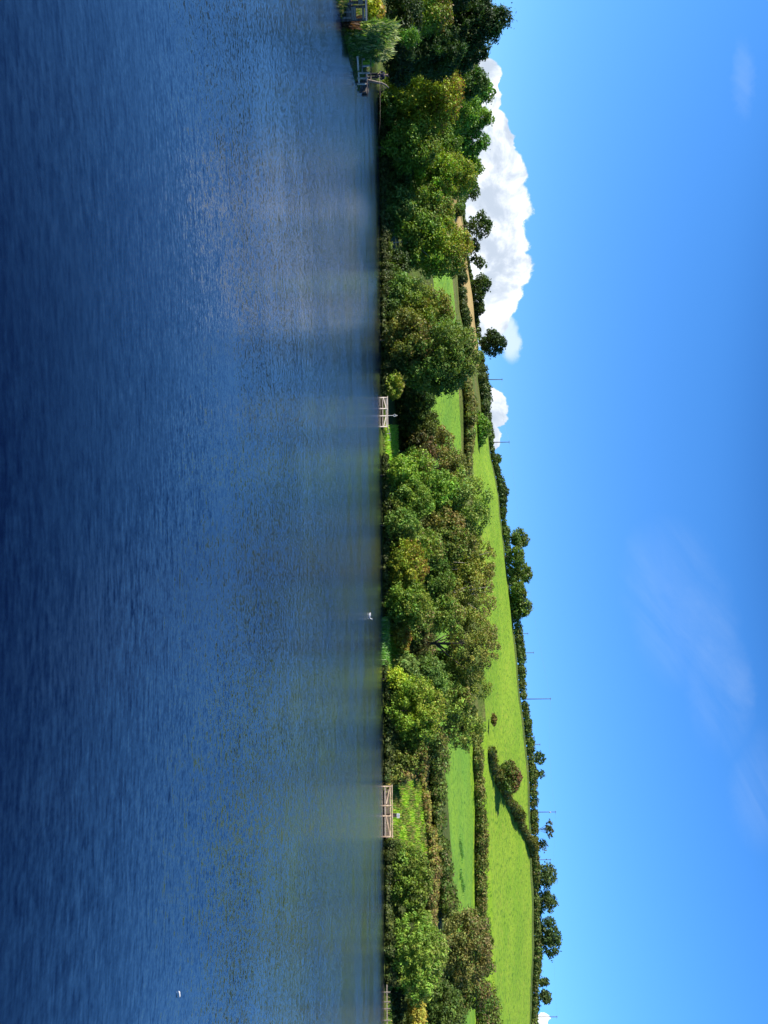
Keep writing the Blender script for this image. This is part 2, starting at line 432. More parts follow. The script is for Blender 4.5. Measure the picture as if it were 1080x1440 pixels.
def crown_points(cx, cy, z0, z1, rx, ry, nl, lr, nleaf, lean=0, taper=0.25, rough=1.):
    """lobes spread through the crown volume; returns points, outward normals, lobe ids, lobe centres"""
    zc = (z0+z1)/2; rz = (z1-z0)/2; L = []
    tries = 0
    for k in range(nl):
        if k < nl*.72:                                   # evenly over the outside
            f = (k+.5)/(nl*.72); z = 1-2*f; an = k*2.39996+rng.normal(0, .35); h_ = math.sqrt(max(0, 1-z*z)); r = rng.uniform(.78, 1.08)
            a = np.array([h_*math.cos(an), h_*math.sin(an), z])
        else:
            a = rng.normal(size=3); a /= np.linalg.norm(a); r = rng.uniform(.1, .75)
        x, y, z = a*r
        w_ = 1 - taper*max(z, 0)**1.5 - .12*max(-z, 0)
        L.append((x*w_, y*w_, z))
    L = np.array(L)
    rr = lr*rng.uniform(.6, 1.35, len(L))*min(rx, rz)
    cen = np.stack([cx + L[:, 0]*(rx-rr*.45) + lean*L[:, 2], cy + L[:, 1]*(ry-rr*.45), zc + L[:, 2]*(rz-rr*.65)], 1)
    wgt = rr**2; wgt /= wgt.sum()
    ids = rng.choice(len(L), nleaf, p=wgt)
    d = unit(rng.normal(size=(nleaf, 3)))
    d[:, 2] = np.where(rng.random(nleaf) < .35, np.abs(d[:, 2]), d[:, 2])
    rad_ = rr[ids]*(rng.uniform(.25, 1.12, nleaf)**.5)*(1 + .25*np.sin(d[:, 0]*7+ids)*np.cos(d[:, 2]*6+ids*2))
    # stray sprays make the outline uneven
    st = rng.random(nleaf) < .12*rough; rad_ = np.where(st, rad_*rng.uniform(1.05, 1.7, nleaf), rad_)
    pts = cen[ids] + d*rad_[:, None]*np.array([1, 1, .82])
    return pts, d, ids, cen

def tubes_trunk(base, top, r0, limbs, parent, mat, bend=.04):
    mb = MB(); b0 = Vector(base); t0 = Vector(top); H = (t0-b0).length
    pts = []; n = 7
    off = Vector((random.uniform(-1, 1), random.uniform(-1, 1), 0))*H*bend
    for i in range(n):
        f = i/(n-1); pts.append(b0.lerp(t0, f) + off*math.sin(f*math.pi) + Vector((0, 0, -.4 if i == 0 else 0)))
    mb.tube(pts, [r0*(1-.8*i/(n-1))*(1.35 if i == 0 else 1) for i in range(n)], 7)
    for (lx, ly, lz) in limbs:
        f = random.uniform(.4, .95); s = b0.lerp(t0, f) + off*math.sin(f*math.pi); e = Vector((lx, ly, lz))
        if e.z < s.z: e.z = s.z + .1*H*random.random()
        mid = s.lerp(e, .5) + Vector((random.uniform(-.05, .05)*H, random.uniform(-.05, .05)*H, random.uniform(-.02, .06)*H))
        rl = r0*(1-.8*f)*.6
        mb.tube([s, s.lerp(mid, .5), mid, mid.lerp(e, .6), e], [rl, rl*.8, rl*.6, rl*.4, rl*.15], 5, False)
    return mb.build('trunk', mat, parent, True)

OL = (.10, .125, .018); DK = (.02, .036, .011); GG = (.09, .125, .045); LM = (.16, .3, .03)  # DK carries the shade of the left wood in its colour
BR = (.13, .085, .03); PU = (.1, .09, .035); PG = (.12, .165, .045); CON = (.018, .032, .012); YE = (.26, .2, .03)

def tree(label, u, vtop, hw, Y, color, vbot=None, kind='tree', dens=1., leaf=1.3, nl=None, lr=.3, elong=1.5, upb=0., lean=0.,
         tip=None, tipf=0., jit=.22, bark=None, taper=.25, group=None, name=None, trunk=True, rough=1., limbs=9, deep=.85, layers=4.2, tr=1.):
    top = P(u, vtop, Y); X = top.x; g = G(X, Y); hw_m = hw*(1.1 if Y < 250 else 1.0)/F*Y
    zt = top.z; H = max(zt-g, .6)
    if vbot is None: zb = g + (.22*H if kind == 'tree' else -.15*H)
    else: zb = P(u, vbot, Y).z
    nm = name or {'tree': 'broadleaf_tree', 'shrub': 'shrub', 'conifer': 'conifer'}[kind]
    o = empty(nm, (X, Y, g)); tag(o, label, {'tree': 'tree', 'shrub': 'shrub', 'conifer': 'tree'}[kind], group)
    if Y > 450: rough *= 1.6; lr *= 1.15; dens *= .85
    size = leaf*Y/754
    size = max(size, .07)
    # number of leaves from the crown's size in the picture
    rx = hw_m; rz = (zt-zb)/2; ry = rx*deep
    area = math.pi*rx*rz
    nleaf = int(np.clip(layers*dens*area/(size*size*.36), 300, 60000))
    lr *= .9; nl = int(4.6/lr**2*max(rx, rz)/min(rx, rz)) if dens > .7 else int(3.2/lr**2)
    pts, d, ids, cen = crown_points(X, Y, zb, zt, rx, ry, nl, lr, nleaf, lean*hw_m, taper, rough)
    keep = pts[:, 2] > g-.1; pts, d, ids = pts[keep], d[keep], ids[keep]
    nrm = unit(d*.9 + rng.normal(size=d.shape)*.55 + np.array([0, 0, .25]))
    v = leaf_quads(pts, nrm, size, elong, upb)
    tm_ = None
    if tip is not None:
        outer = ((pts[:, 2]-zb)/(zt-zb)) + rng.normal(0, .2, len(pts)) > 1-tipf*.7
        tm_ = outer & (rng.random(len(pts)) < .75)
    col = leaf_colors(len(pts), color, jit, ids, tip, tm_)
    loc = np.array([X, Y, g])
    quads_object('crown', v-loc, M_LEAF, o, col)
    if trunk and H > 1.5:
        sel = cen[rng.choice(len(cen), min(limbs, len(cen)), replace=False)] - loc
        r0 = float(np.clip(H*.018*tr, .05, .5))
        tubes_trunk((0, 0, 0), (lean*hw_m*.4, 0, (zt-g)*.72), r0, [tuple(a) for a in sel], o, bark or M_BARK)
    return o

def hedge(label, pts, h, wd, color, leaf=1.3, tip=None, tipf=0, jit=.25, layers=3.6, name='hedge', cat='hedge', bumpy=.3, group=None):
    """pts: (u, Y) corners; follows the ground"""
    P3 = []
    for (u, Y) in pts: X = (u-720)/F*Y; P3.append((X, Y))
    P3 = np.array(P3); seg = np.hypot(*np.diff(P3, axis=0).T); cum_ = np.concatenate([[0], np.cumsum(seg)]); Ltot = cum_[-1]
    Ym = P3[:, 1].mean(); size = max(leaf*Ym/754, .1)
    n = int(layers*Ltot*(h+wd*.5)/(size*size*.36)); n = min(n, 90000)
    nb = max(4, int(Ltot/(h*.36)))                                   # lumps along it
    sb = np.sort(rng.uniform(0, Ltot, nb*2)); hb = h*np.clip(1+bumpy*(.8*np.sin(sb/h*.45+nb)+rng.uniform(-.7, .7, nb*2)), .3, 2)*.55; ob = rng.normal(0, wd*.16, nb*2)
    ids = rng.integers(0, nb*2, n); d = unit(rng.normal(size=(n, 3)))
    rr = rng.uniform(.3, 1.08, n)**.5
    s = sb[ids] + d[:, 0]*rr*h*.5; s = np.clip(s, 0, Ltot)
    x = np.interp(s, cum_, P3[:, 0]); y = np.interp(s, cum_, P3[:, 1])
    k = np.clip(np.searchsorted(cum_, s)-1, 0, len(seg)-1); dirx = (P3[k+1, 0]-P3[k, 0])/seg[k]; diry = (P3[k+1, 1]-P3[k, 1])/seg[k]
    off = ob[ids] + d[:, 1]*rr*wd*.5
    x = x - diry*off; y = y + dirx*off
    ss = np.linspace(0, Ltot, max(8, int(Ltot/3))); gz = np.array([G(float(np.interp(a, cum_, P3[:, 0])), float(np.interp(a, cum_, P3[:, 1]))) for a in ss])
    gz0 = np.interp(s, ss, gz)
    z = gz0 + hb[ids]*(.9 + d[:, 2]*rr*1.05)
    pts_ = np.stack([x, y, np.maximum(z, gz0-.1)], 1)
    nrm = unit(np.stack([-diry*d[:, 1]+dirx*d[:, 0]*.4, dirx*d[:, 1]+diry*d[:, 0]*.4, d[:, 2]+.2], 1) + rng.normal(size=(n, 3))*.5)
    v = leaf_quads(pts_, nrm, size, 1.4)
    tm_ = None
    if tip is not None: tm_ = rng.random(n) < tipf*(.4+.9*((ids*7919) % 10)/10)
    col = leaf_colors(n, color, jit, ids, tip, tm_)
    mid = np.array([np.interp(Ltot/2, cum_, P3[:, 0]), np.interp(Ltot/2, cum_, P3[:, 1]), 0.]); mid[2] = G(mid[0], mid[1])
    o = quads_object(name, v-mid, M_LEAF, None, col); o.location = mid
    tag(o, label, cat, group)
    return o

# ------------------------------------------------------------------ trees on the far shore, left to right
SH = 'trees along the far shore'; SK = 'trees on the skyline'; WD = 'trees of the dark wood'; BU = 'shrubs along the far shore'; FW = 'trees of the distant wood'
sy = shoreY
tree('dark evergreen tree at the left edge, tallest crown of the wood above the reeds', 28, 716, 42, 128, DK, 545, nl=60, lr=.22, group=WD, taper=.45, dens=1.3)  # crowns of this wood have its shade put into their leaf colours
tree('dark tree with pointed crown directly right of the tallest tree of the wood', 72, 692, 30, 134, (.024,.042,.012), 545, lr=.25, group=WD, taper=.5, dens=1.2)
tree('olive green tree low in front of the dark wood at the left edge', 14, 640, 34, 108, OL, 556, lr=.27, tip=(.16,.1,.03), tipf=.15, group=WD)
tree('mid green tree coloured dark for shade behind the bright green sapling', 70, 655, 30, 120, (.026,.045,.013), 545, lr=.25, group=WD, dens=1.2)
tree('dark tree beyond the left edge closing the wood', -45, 712, 45, 118, DK, 545, lr=.25, group=WD)
tree('dark tree behind the top of the big yellow green tree', 112, 690, 28, 190, (.035,.06,.015), 560, lr=.25, group=WD, taper=.4)
tree('undergrowth bush painted black for the deep shade below the dark wood behind the reeds', 22, 596, 50, 96, (.018,.03,.01), 540, kind='shrub', lr=.3, group='bushes painted black for the shade below the wood', trunk=False)  # black leaf colour stands for the deep shade under the wood
tree('bush painted black for the deep shade behind the standing angler', 82, 585, 34, 110, (.018,.03,.01), 538, kind='shrub', lr=.3, group='bushes painted black for the shade below the wood', trunk=False)  # deep shade painted into this bush as well
tree('small bright green sapling lit in front of the dark wood', 52, 592, 13, 92, (.06,.11,.018), 560, lr=.45, dens=.5, rough=3, leaf=1.2, limbs=5)
tree('big yellow green tree with rusty upper twigs, right of the reeds', 128, 655, 57, 176, (.145,.155,.018), 536, lr=.24, tip=(.2,.1,.025), tipf=.13, group=SH, nl=80, dens=1.2)
tree('dark green bush at the waterline below the big yellow green tree', 150, 560, 24, 174, (.05,.075,.015), 534, kind='shrub', lr=.35, group=BU, trunk=False)
for k, (u, vt, hw, Y, lab) in enumerate([(128,696,24,330,'leftmost green crown of the distant wood under the white cloud'),(165,694,24,345,'second green crown of the distant wood from the left'),
      (200,689,22,350,'third green crown of the distant wood from the left'),(232,681,22,360,'fourth green crown of the distant wood from the left'),(258,672,16,370,'rightmost low crown of the distant wood'),
      (150,676,34,300,'mid green tree in front of the distant wood, above the big yellow green tree')]):
    tree(lab, u, vt, hw, Y, (.07+.012*(k % 2), .125, .024), 615, lr=.22, group=FW, layers=4, jit=.2)
tree('round green tree bulging low over the water right of the big yellow green tree', 206, 622, 30, 176, (.085,.125,.022), 537, lr=.3, group=SH, tip=(.14,.17,.03), tipf=.3)
tree('dark leafy tree behind the round tree bulging over the water', 200, 650, 34, 188, (.07,.1,.02), 548, lr=.26, group=SH)
tree('tall olive tree with bright rounded yellow green top left of the far stubble patch', 248, 670, 36, 186, (.11,.15,.02), 548, lr=.24, tip=(.19,.2,.025), tipf=.4, group=SH, nl=70)
tree('dark grey green bush at the waterline beneath the tall olive tree', 238, 585, 30, 182, (.05,.07,.02), 536, kind='shrub', lr=.3, group=BU)
tree('olive brown tree right below the small far stubble patch', 298, 642, 34, 184, (.09,.12,.025), 545, lr=.25, tip=(.15,.13,.03), tipf=.25, group=SH)
tree('grey green leafy shrub in front of the pale trunks', 292, 590, 26, 181, (.08,.11,.035), 538, kind='shrub', lr=.3, group=BU)
tree('tall tree with yellow orange upper leaves above the pale slim trunks', 350, 668, 37, 184, (.115,.15,.022), 562, lr=.24, tip=(.22,.19,.03), tipf=.38, group=SH, nl=70, bark=M_BARKP, limbs=4)
tree('slim green tree left of the pale trunks', 322, 628, 24, 182, (.08,.115,.022), 552, lr=.28, group=SH, bark=M_BARKP)
for u, lab in ((341,'left pale slim trunk rising from the dark bank'),(362,'right pale slim trunk rising from the dark bank')):
    b0 = P(u, 537, 181); g = G(b0.x, b0.y)
    e = empty('slim_tree', (b0.x, b0.y, g)); tag(e, lab, 'tree', 'pale slim trunks')
    mb = MB(); mb.tube([(0,0,-.3),(.15,0,2),(-.1,0,4.2),(.25,.1,7)], [.16,.13,.1,.05], 6); mb.build('trunk', M_BARKP, e, True)
    pts, d, ids, cen = crown_points(.2, 0, 4.4, 9.5, 2.0, 1.6, 10, .4, 900)
    quads_object('crown', leaf_quads(pts, unit(d+rng.normal(size=d.shape)*.5), .36), M_LEAF, e, leaf_colors(len(pts), (.07,.1,.02), .25, ids))
tree('dark low bush left of the grey green rounded bush', 372, 580, 20, 181, (.03,.045,.014), 538, kind='shrub', lr=.35, group=BU)
tree('grey green rounded bush at the waterline left of the brownish tree', 411, 602, 24, 174, (.085,.12,.04), 540, kind='shrub', lr=.32, group=BU, tip=(.14,.17,.06), tipf=.3)
tree('brownish green tree between the rounded bush and the large central tree', 440, 642, 34, 174, (.1,.11,.025), 545, lr=.26, tip=(.15,.12,.03), tipf=.25, group=SH)
tree('large spreading dull green tree below the tall dark skyline pine', 500, 679, 50, 170, (.075,.105,.026), 552, lr=.2, nl=90, group=SH, tip=(.12,.145,.03), tipf=.3, dens=1.15, elong=1.9)
tree('rust speckled bush at the foot of the large spreading tree', 478, 612, 38, 167, (.085,.085,.025), 538, kind='shrub', lr=.24, tip=(.15,.105,.03), tipf=.25, group=BU)
tree('small yellow green bush at the water left of the left jetty', 541, 569, 19, 165, (.12,.14,.022), 538, kind='shrub', lr=.3, tip=(.22,.2,.04), tipf=.3, group=BU, elong=2.2, upb=.5)
tree('thicket painted dark for its shade behind the left jetty', 560, 612, 34, 184, (.03,.048,.013), 548, kind='shrub', lr=.25, group=BU)  # thickets around the left jetty carry their shade in the leaf colour
tree('dark green thicket between the left jetty and the bright pasture', 596, 618, 30, 188, (.05,.06,.018), 562, kind='shrub', lr=.25, group=BU)
tree('brown leaved dark bush right of the left jetty thicket', 634, 614, 30, 186, (.05,.045,.018), 565, kind='shrub', lr=.25, tip=(.1,.06,.025), tipf=.2, group=BU)
tree('purplish thin bush in front of the bright pasture above the left jetty', 622, 640, 24, 200, (.1,.08,.03), 596, kind='shrub', lr=.3, dens=.55, group=BU)
tree('thin reddish tree with visible stems against the pasture', 658, 664, 27, 180, PU, 612, lr=.3, dens=.5, group=SH, limbs=14, leaf=1.2)
tree('pale green shrub at the waterline right of the left jetty meadow', 668, 590, 26, 158, (.12,.165,.03), 541, kind='shrub', lr=.26, group=BU, elong=1.9)
tree('rounded olive shrub under the brown crowned trees', 703, 612, 30, 158, (.085,.115,.025), 540, kind='shrub', lr=.22, group=BU, elong=2, upb=.4)
tree('grey olive shrub with narrow leaves left of the orange rimmed bush', 738, 592, 24, 154, (.08,.11,.03), 539, kind='shrub', lr=.22, group=BU, elong=2.4, upb=.6)
tree('tall airy grey green tree against the hillside left of centre', 712, 695, 46, 172, (.1,.125,.035), 590, lr=.2, dens=.6, group=SH, nl=70, limbs=16, leaf=1.3)
tree('green leafy tree low between the airy tree and the shrubs', 690, 645, 28, 168, (.09,.14,.028), 590, lr=.25, dens=.8, group=SH)
tree('red brown topped small tree in the middle of the thicket', 742, 655, 26, 166, (.09,.085,.03), 588, lr=.25, tip=(.19,.14,.045), tipf=.4, group=SH)
tree('airy olive tree above the orange rimmed bush', 790, 700, 42, 172, (.125,.13,.03), 612, lr=.2, dens=.5, nl=70, group=SH, bark=M_BARKP, limbs=18, leaf=1.3, tip=(.17,.14,.04), tipf=.25)
tree('bushy tree with orange brown rim hanging over the water', 797, 602, 38, 152, (.125,.13,.02), 541, kind='shrub', lr=.24, tip=(.22,.13,.03), tipf=.22, group=BU, nl=60)
tree('dark green shrub beneath the bare pale boughs', 812, 640, 34, 162, (.06,.09,.022), 580, kind='shrub', lr=.26, group=BU, dens=.9)
tree('thin tree with bare pale boughs right of the orange rimmed bush', 838, 699, 40, 168, (.13,.13,.035), 620, lr=.2, dens=.42, nl=60, group=SH, bark=M_BARKP, limbs=20, leaf=1.1, tip=(.18,.14,.05), tipf=.3, tr=1.2)
tree('spreading olive bush at the water left of the swan', 846, 606, 30, 148, (.085,.115,.022), 541, kind='shrub', lr=.26, group=BU, tip=(.17,.2,.03), tipf=.25)
tree('airy brownish tree on a stout dark trunk in front of the pasture', 903, 702, 46, 164, (.12,.115,.035), 628, lr=.19, dens=.46, nl=75, group=SH, limbs=18, leaf=1.1, tip=(.155,.13,.04), tipf=.3, tr=1.5)
tree('rusty yellow bush straggling over the grass bank', 893, 580, 24, 151, (.14,.12,.025), 552, kind='shrub', lr=.3, tip=(.26,.14,.03), tipf=.35, group=BU)
tree('very dark bramble thicket under the stout dark trunk', 905, 603, 36, 158, (.03,.035,.012), 566, kind='shrub', lr=.28, group=BU, tip=(.08,.06,.02), tipf=.15)
tree('grey green bush right of the stout dark trunk', 955, 632, 36, 156, (.07,.1,.03), 566, kind='shrub', lr=.24, group=BU, elong=2)
tree('pale grey willow shrub with upright sprays between two taller trees', 938, 590, 22, 150, (.1,.13,.05), 552, kind='shrub', lr=.3, elong=3, upb=.9, group=BU)
tree('thin olive tree in front of the lower hillside right of the stout trunk', 962, 690, 34, 166, (.115,.125,.03), 606, lr=.22, dens=.46, group=SH, limbs=16, leaf=1.1)
tree('airy tree with several dark stems left of the bright open pasture', 1022, 684, 30, 168, (.115,.12,.035), 622, lr=.22, dens=.45, group=SH, limbs=20, leaf=1.2, tr=1.2)
tree('large dome shaped yellow green bush left of the right jetty', 1000, 626, 46, 141, (.115,.145,.022), 541, kind='shrub', lr=.2, nl=80, elong=2.2, upb=.6, group=BU, tip=(.2,.2,.035), tipf=.22)
tree('low bright yellow shrub at the waterline before the dome shaped bush', 955, 575, 16, 143, (.19,.21,.025), 541, kind='shrub', lr=.35, group=BU)
tree('dark olive bush between the dome shaped bush and the right jetty', 1062, 604, 28, 139, (.07,.08,.02), 541, kind='shrub', lr=.25, group=BU, tip=(.14,.1,.03), tipf=.2)
tree('brown and green bush touching the left end of the right jetty', 1090, 580, 14, 136, (.09,.1,.03), 541, kind='shrub', lr=.3, group=BU, tip=(.25,.17,.07), tipf=.3)
tree('rounded dark olive bush right of the right jetty', 1238, 610, 44, 129, (.075,.1,.02), 543, kind='shrub', lr=.19, nl=80, group=BU, tip=(.13,.15,.03), tipf=.25)
tree('big pale green willow bush with feathery edges near the right end', 1342, 628, 54, 124, (.105,.14,.03), 543, kind='shrub', lr=.18, nl=90, elong=2.6, upb=.7, group=BU, tip=(.17,.2,.045), tipf=.22, dens=1.1)
tree('purple brown thin tree rising behind the big pale willow bush', 1330, 696, 44, 165, (.095,.085,.035), 612, lr=.2, dens=.8, nl=80, group=SH, limbs=18, leaf=1.3, tip=(.14,.105,.04), tipf=.3)
tree('dark ivy green bush right of the purple brown tree', 1392, 690, 26, 172, (.06,.07,.022), 600, kind='shrub', lr=.28, group=BU, tip=(.12,.08,.03), tipf=.2)
tree('dark green bush at the right edge above the brown bracken', 1420, 655, 34, 150, (.045,.06,.018), 594, kind='shrub', lr=.26, group=BU)
tree('tan bracken mound at the right edge', 1424, 600, 30, 127, (.24,.18,.05), 568, kind='shrub', lr=.3, group=BU, trunk=False, elong=2.2)
tree('black bush standing for the shade of the hollow at the right edge above the low rail', 1408, 572, 30, 124, (.02,.028,.01), 543, kind='shrub', lr=.3, group=BU, trunk=False)  # black leaves stand for the shade inside the hollow
tree('tree beyond the right edge above the shore', 1485, 640, 40, 125, (.07,.1,.02), 543, lr=.28, group=SH)
for (u, vt, hw, Y, c, vb, lab) in [(764,672,24,164,(.085,.1,.028),585,'green tree filling the gap left of the airy olive tree'),(862,655,26,160,(.09,.115,.028),585,'leafy tree just left of the stout dark trunk'),
      (872,612,30,155,(.07,.095,.024),552,'dark leafy shrub up the slope behind the swan'),(985,668,28,160,(.09,.115,.028),592,'grey green tree rising behind the dome shaped bush'),
      (935,668,24,172,(.1,.115,.03),600,'small airy tree right of the stout dark trunk'),(770,625,26,158,(.1,.125,.028),560,'leafy shrub above the orange rimmed bush'),(1040,630,24,158,(.075,.09,.025),575,'dark green bush on the slope behind the dome shaped bush'),
      (655,612,24,170,(.11,.15,.03),560,'fresh green shrub at the top of the left jetty meadow'),(820,668,26,176,(.11,.12,.03),600,'light airy tree between the pale boughs')]:
    tree(lab, u, vt, hw, Y, c, vb, lr=.24, dens=.75, group=SH, limbs=12, tip=(.15,.13,.04), tipf=.2)
# low waterline bushes that fill the foot of the shore
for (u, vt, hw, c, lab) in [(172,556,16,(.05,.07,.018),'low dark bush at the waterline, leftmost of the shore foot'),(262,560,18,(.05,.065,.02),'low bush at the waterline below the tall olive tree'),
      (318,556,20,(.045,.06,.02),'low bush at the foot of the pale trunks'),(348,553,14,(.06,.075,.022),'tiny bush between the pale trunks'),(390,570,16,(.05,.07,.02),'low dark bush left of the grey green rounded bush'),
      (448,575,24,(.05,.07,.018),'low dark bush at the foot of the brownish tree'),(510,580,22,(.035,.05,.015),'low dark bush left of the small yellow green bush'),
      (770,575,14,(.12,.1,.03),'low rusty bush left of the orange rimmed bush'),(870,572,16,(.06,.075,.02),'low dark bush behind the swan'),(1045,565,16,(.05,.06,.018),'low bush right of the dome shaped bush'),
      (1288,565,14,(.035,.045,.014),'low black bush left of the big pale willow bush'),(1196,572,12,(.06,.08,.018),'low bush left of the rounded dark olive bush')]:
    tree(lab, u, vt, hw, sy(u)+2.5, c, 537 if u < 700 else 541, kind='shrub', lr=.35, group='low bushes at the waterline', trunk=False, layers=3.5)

# ------------------------------------------------------------------ hillside and skyline
tree('broad green bush on the skyline right of the first pole', 603, 691, 25, 380, (.07,.115,.022), 654, kind='shrub', lr=.26, group=SK, tip=(.1,.15,.03), tipf=.3)
tree('small dark airy tree on the skyline in front of the cloud, leftmost', 270, 676, 12, 480, (.035,.055,.018), 655, lr=.3, dens=.6, group=SK)
tree('open branched dark tree in front of the cloud above the far stubble patch', 317, 694, 19, 480, (.03,.045,.015), 655, lr=.22, dens=.62, nl=40, group=SK, limbs=12)
tree('low dark tree right of the open branched skyline tree', 346, 676, 11, 490, (.03,.045,.015), 655, lr=.3, group=SK, dens=.8)
tree('leaning small tree with bushy tip left of the round skyline crowns', 368, 685, 9, 490, (.035,.05,.015), 660, lr=.35, dens=.6, lean=.5, group=SK)
tree('round dense dark tree, left of the three round skyline crowns', 399, 691, 13, 488, (.028,.042,.014), 661, lr=.26, dens=1.2, group=SK)
tree('round dense dark tree, middle of the three round skyline crowns', 413, 683, 11, 488, (.03,.045,.016), 662, lr=.28, dens=1.2, group=SK)
tree('low dark tree, right of the three round skyline crowns', 432, 683, 12, 492, (.03,.045,.015), 664, lr=.3, group=SK, dens=1.1)
tree('tall dense dark pine standing alone on the skyline right of the cloud', 482, 712, 19, 490, (.02,.032,.012), 674, kind='conifer', lr=.2, nl=50, dens=1.4, group=SK, taper=.3, trunk=True)
tree('tiny shrub on the skyline between the pine and the first pole', 517, 682, 6, 480, (.035,.05,.018), 672, kind='shrub', lr=.35, group=SK)
tree('small bush on the skyline right of the second pole', 646, 706, 8, 474, (.045,.06,.02), 692, lr=.35, group=SK)
tree('small round topped tree on the descending hedge left of the high copse', 691, 717, 9, 474, (.045,.055,.022), 700, lr=.35, group=SK)
for (u, vt, hw, lab) in [(757,744,15,'leftmost crown of the high copse on the skyline'),(782,738,17,'dark low middle crown of the high copse'),(806,750,16,'tallest spiky crown of the high copse'),
      (832,742,15,'right centre crown of the high copse'),(853,748,15,'rightmost crown of the high copse, ending abruptly')]:
    tree(lab, u, vt, hw, 472+random.uniform(-4, 6), (.06,.08,.022), 716, lr=.26, group='trees of the high copse', dens=1.1, tip=(.1,.12,.035), tipf=.3)
tree('red brown and green tree growing from the diagonal hedge on the hillside', 1092, 735, 22, 352, (.06,.07,.022), 700, lr=.24, tip=(.15,.075,.035), tipf=.45, dens=1.3, nl=50)
tree('small brown bush alone on the lower hillside', 1012, 699, 9, 335, (.09,.06,.03), 690, kind='shrub', lr=.35, leaf=1.3)
tree('small airy tree on the skyline above the diagonal hedge', 1066, 768, 10, 478, (.03,.045,.018), 750, lr=.3, dens=.55, group=SK)
tree('small wind torn tree with upright forks right of the airy skyline tree', 1088, 767, 6, 478, (.035,.045,.02), 751, lr=.4, dens=.5, group=SK, elong=3, upb=.8, limbs=8)
tree('flat topped windswept tree on several stems on the skyline', 1166, 778, 13, 480, (.05,.05,.035), 767, lr=.28, dens=.6, group=SK, limbs=16, leaf=1.2, taper=.1, tr=1.2)
tree('thin scrubby bush right of the flat topped windswept tree', 1188, 771, 8, 482, (.045,.05,.025), 753, lr=.35, dens=.5, group=SK)
tree('left large crown of the right skyline group, greyish and airy', 1232, 784, 17, 500, (.05,.06,.028), 754, lr=.24, dens=.85, group=SK, limbs=12)
tree('middle crown of the right skyline group with bare side branches', 1266, 784, 15, 500, (.04,.052,.022), 756, lr=.24, dens=.75, group=SK, limbs=14)
tree('dark domed tree, rightmost large crown on the skyline', 1318, 789, 27, 505, (.03,.045,.018), 758, lr=.22, nl=45, dens=1.0, group=SK, limbs=10)
tree('tiny tree on the skyline right of the dark domed tree', 1381, 773, 6, 505, (.035,.045,.018), 757, lr=.4, group=SK)
tree('low rounded tree on the skyline near the last pole', 1402, 776, 10, 505, (.035,.045,.018), 757, lr=.35, group=SK)

HG = 'hedges on the hillside'
hedge('low dark hedge on the steep skyline above the left of the hillside', [(600,474),(660,473),(745,473)], 3.8, 4, (.04,.052,.018), group=HG)
hedge('hedge running along the foot of the high copse', [(740,472),(800,472),(872,472)], 4.6, 3, (.06,.075,.022), group=HG)
hedge('tall even skyline hedge between the high copse and the small airy tree', [(866,473),(960,473),(1058,473)], 4.7, 3.4, (.055,.068,.022), group=HG, bumpy=.18, tip=(.1,.1,.04), tipf=.1)
hedge('brownish skyline hedge above the diagonal hedge', [(1052,473),(1130,473),(1215,473)], 4.6, 3.4, (.06,.07,.024), group=HG, bumpy=.18, tip=(.13,.1,.05), tipf=.15)
hedge('skyline hedge along the top of the right hillside', [(1205,473),(1300,473),(1400,473),(1520,468)], 4.0, 3.2, (.058,.066,.024), group=HG, bumpy=.2, tip=(.12,.1,.05), tipf=.12)
hedge('second hedge beyond the top right of the hillside', [(1205,505),(1300,505),(1400,505),(1520,502)], 9.5, 3.2, (.065,.085,.026), group=HG, bumpy=.15)
hedge('diagonal hedge climbing the hillside to the right, casting a long shadow', [(1052,326),(1075,336),(1100,352),(1130,385),(1165,425),(1205,468)], 4.3, 3.4, (.07,.068,.024), group=HG, tip=(.12,.09,.03), tipf=.25, bumpy=.4)
hedge('brown hedge along the foot of the hillside above the open pasture', [(1030,298),(1100,297),(1180,296),(1300,294)], 4.3, 6, (.075,.078,.026), group=HG, tip=(.15,.115,.035), tipf=.3, bumpy=.2)
hedge('hedge at the foot of the hillside at the right edge', [(1290,293),(1380,290),(1520,284)], 6.5, 6, (.06,.07,.022), group=HG, tip=(.14,.1,.05), tipf=.25, bumpy=.35)
hedge('bramble hedge along the near side of the open pasture', [(1034,184),(1100,182),(1180,181),(1292,178)], 3.5, 10, (.055,.07,.02), group=HG, tip=(.12,.1,.04), tipf=.2, bumpy=.4, leaf=1.6)
hedge('bronze bracken bank above the lime green meadow of the right jetty', [(1060,171),(1120,170),(1180,168),(1215,166)], 1.9, 7, (.13,.115,.035), tip=(.17,.11,.04), tipf=.35, bumpy=.5, leaf=1.5, name='bracken', cat='bracken')
hedge('brown bracken and bramble slope behind the rounded dark olive bush', [(1215,166),(1260,164),(1320,162)], 2.6, 8, (.1,.085,.03), tip=(.15,.1,.04), tipf=.35, bumpy=.5, name='bracken', cat='bracken')
hedge('olive hedge between the bright pasture and the sunlit strip below the broad skyline bush', [(530,304),(600,302),(670,300)], 3.6, 9, (.085,.085,.028), group=HG, tip=(.13,.105,.035), tipf=.25, bumpy=.35)
hedge('hedge with shade put into its dark colour below the stubble field', [(378,366),(420,362),(470,356)], 4.4, 5, (.035,.045,.015), group=HG)  # hedge's shade is put into its dark leaf colour
hedge('skyline hedge right of the tall pine', [(500,480),(530,478),(562,474),(604,474)], 3.6, 4, (.06,.07,.022), group=HG)
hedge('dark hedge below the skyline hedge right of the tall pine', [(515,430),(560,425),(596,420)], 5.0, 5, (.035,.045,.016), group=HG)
hedge('dark hedge along the left side of the small far stubble patch', [(262,470),(285,440),(300,400)], 4, 5, (.04,.06,.018), group=HG)
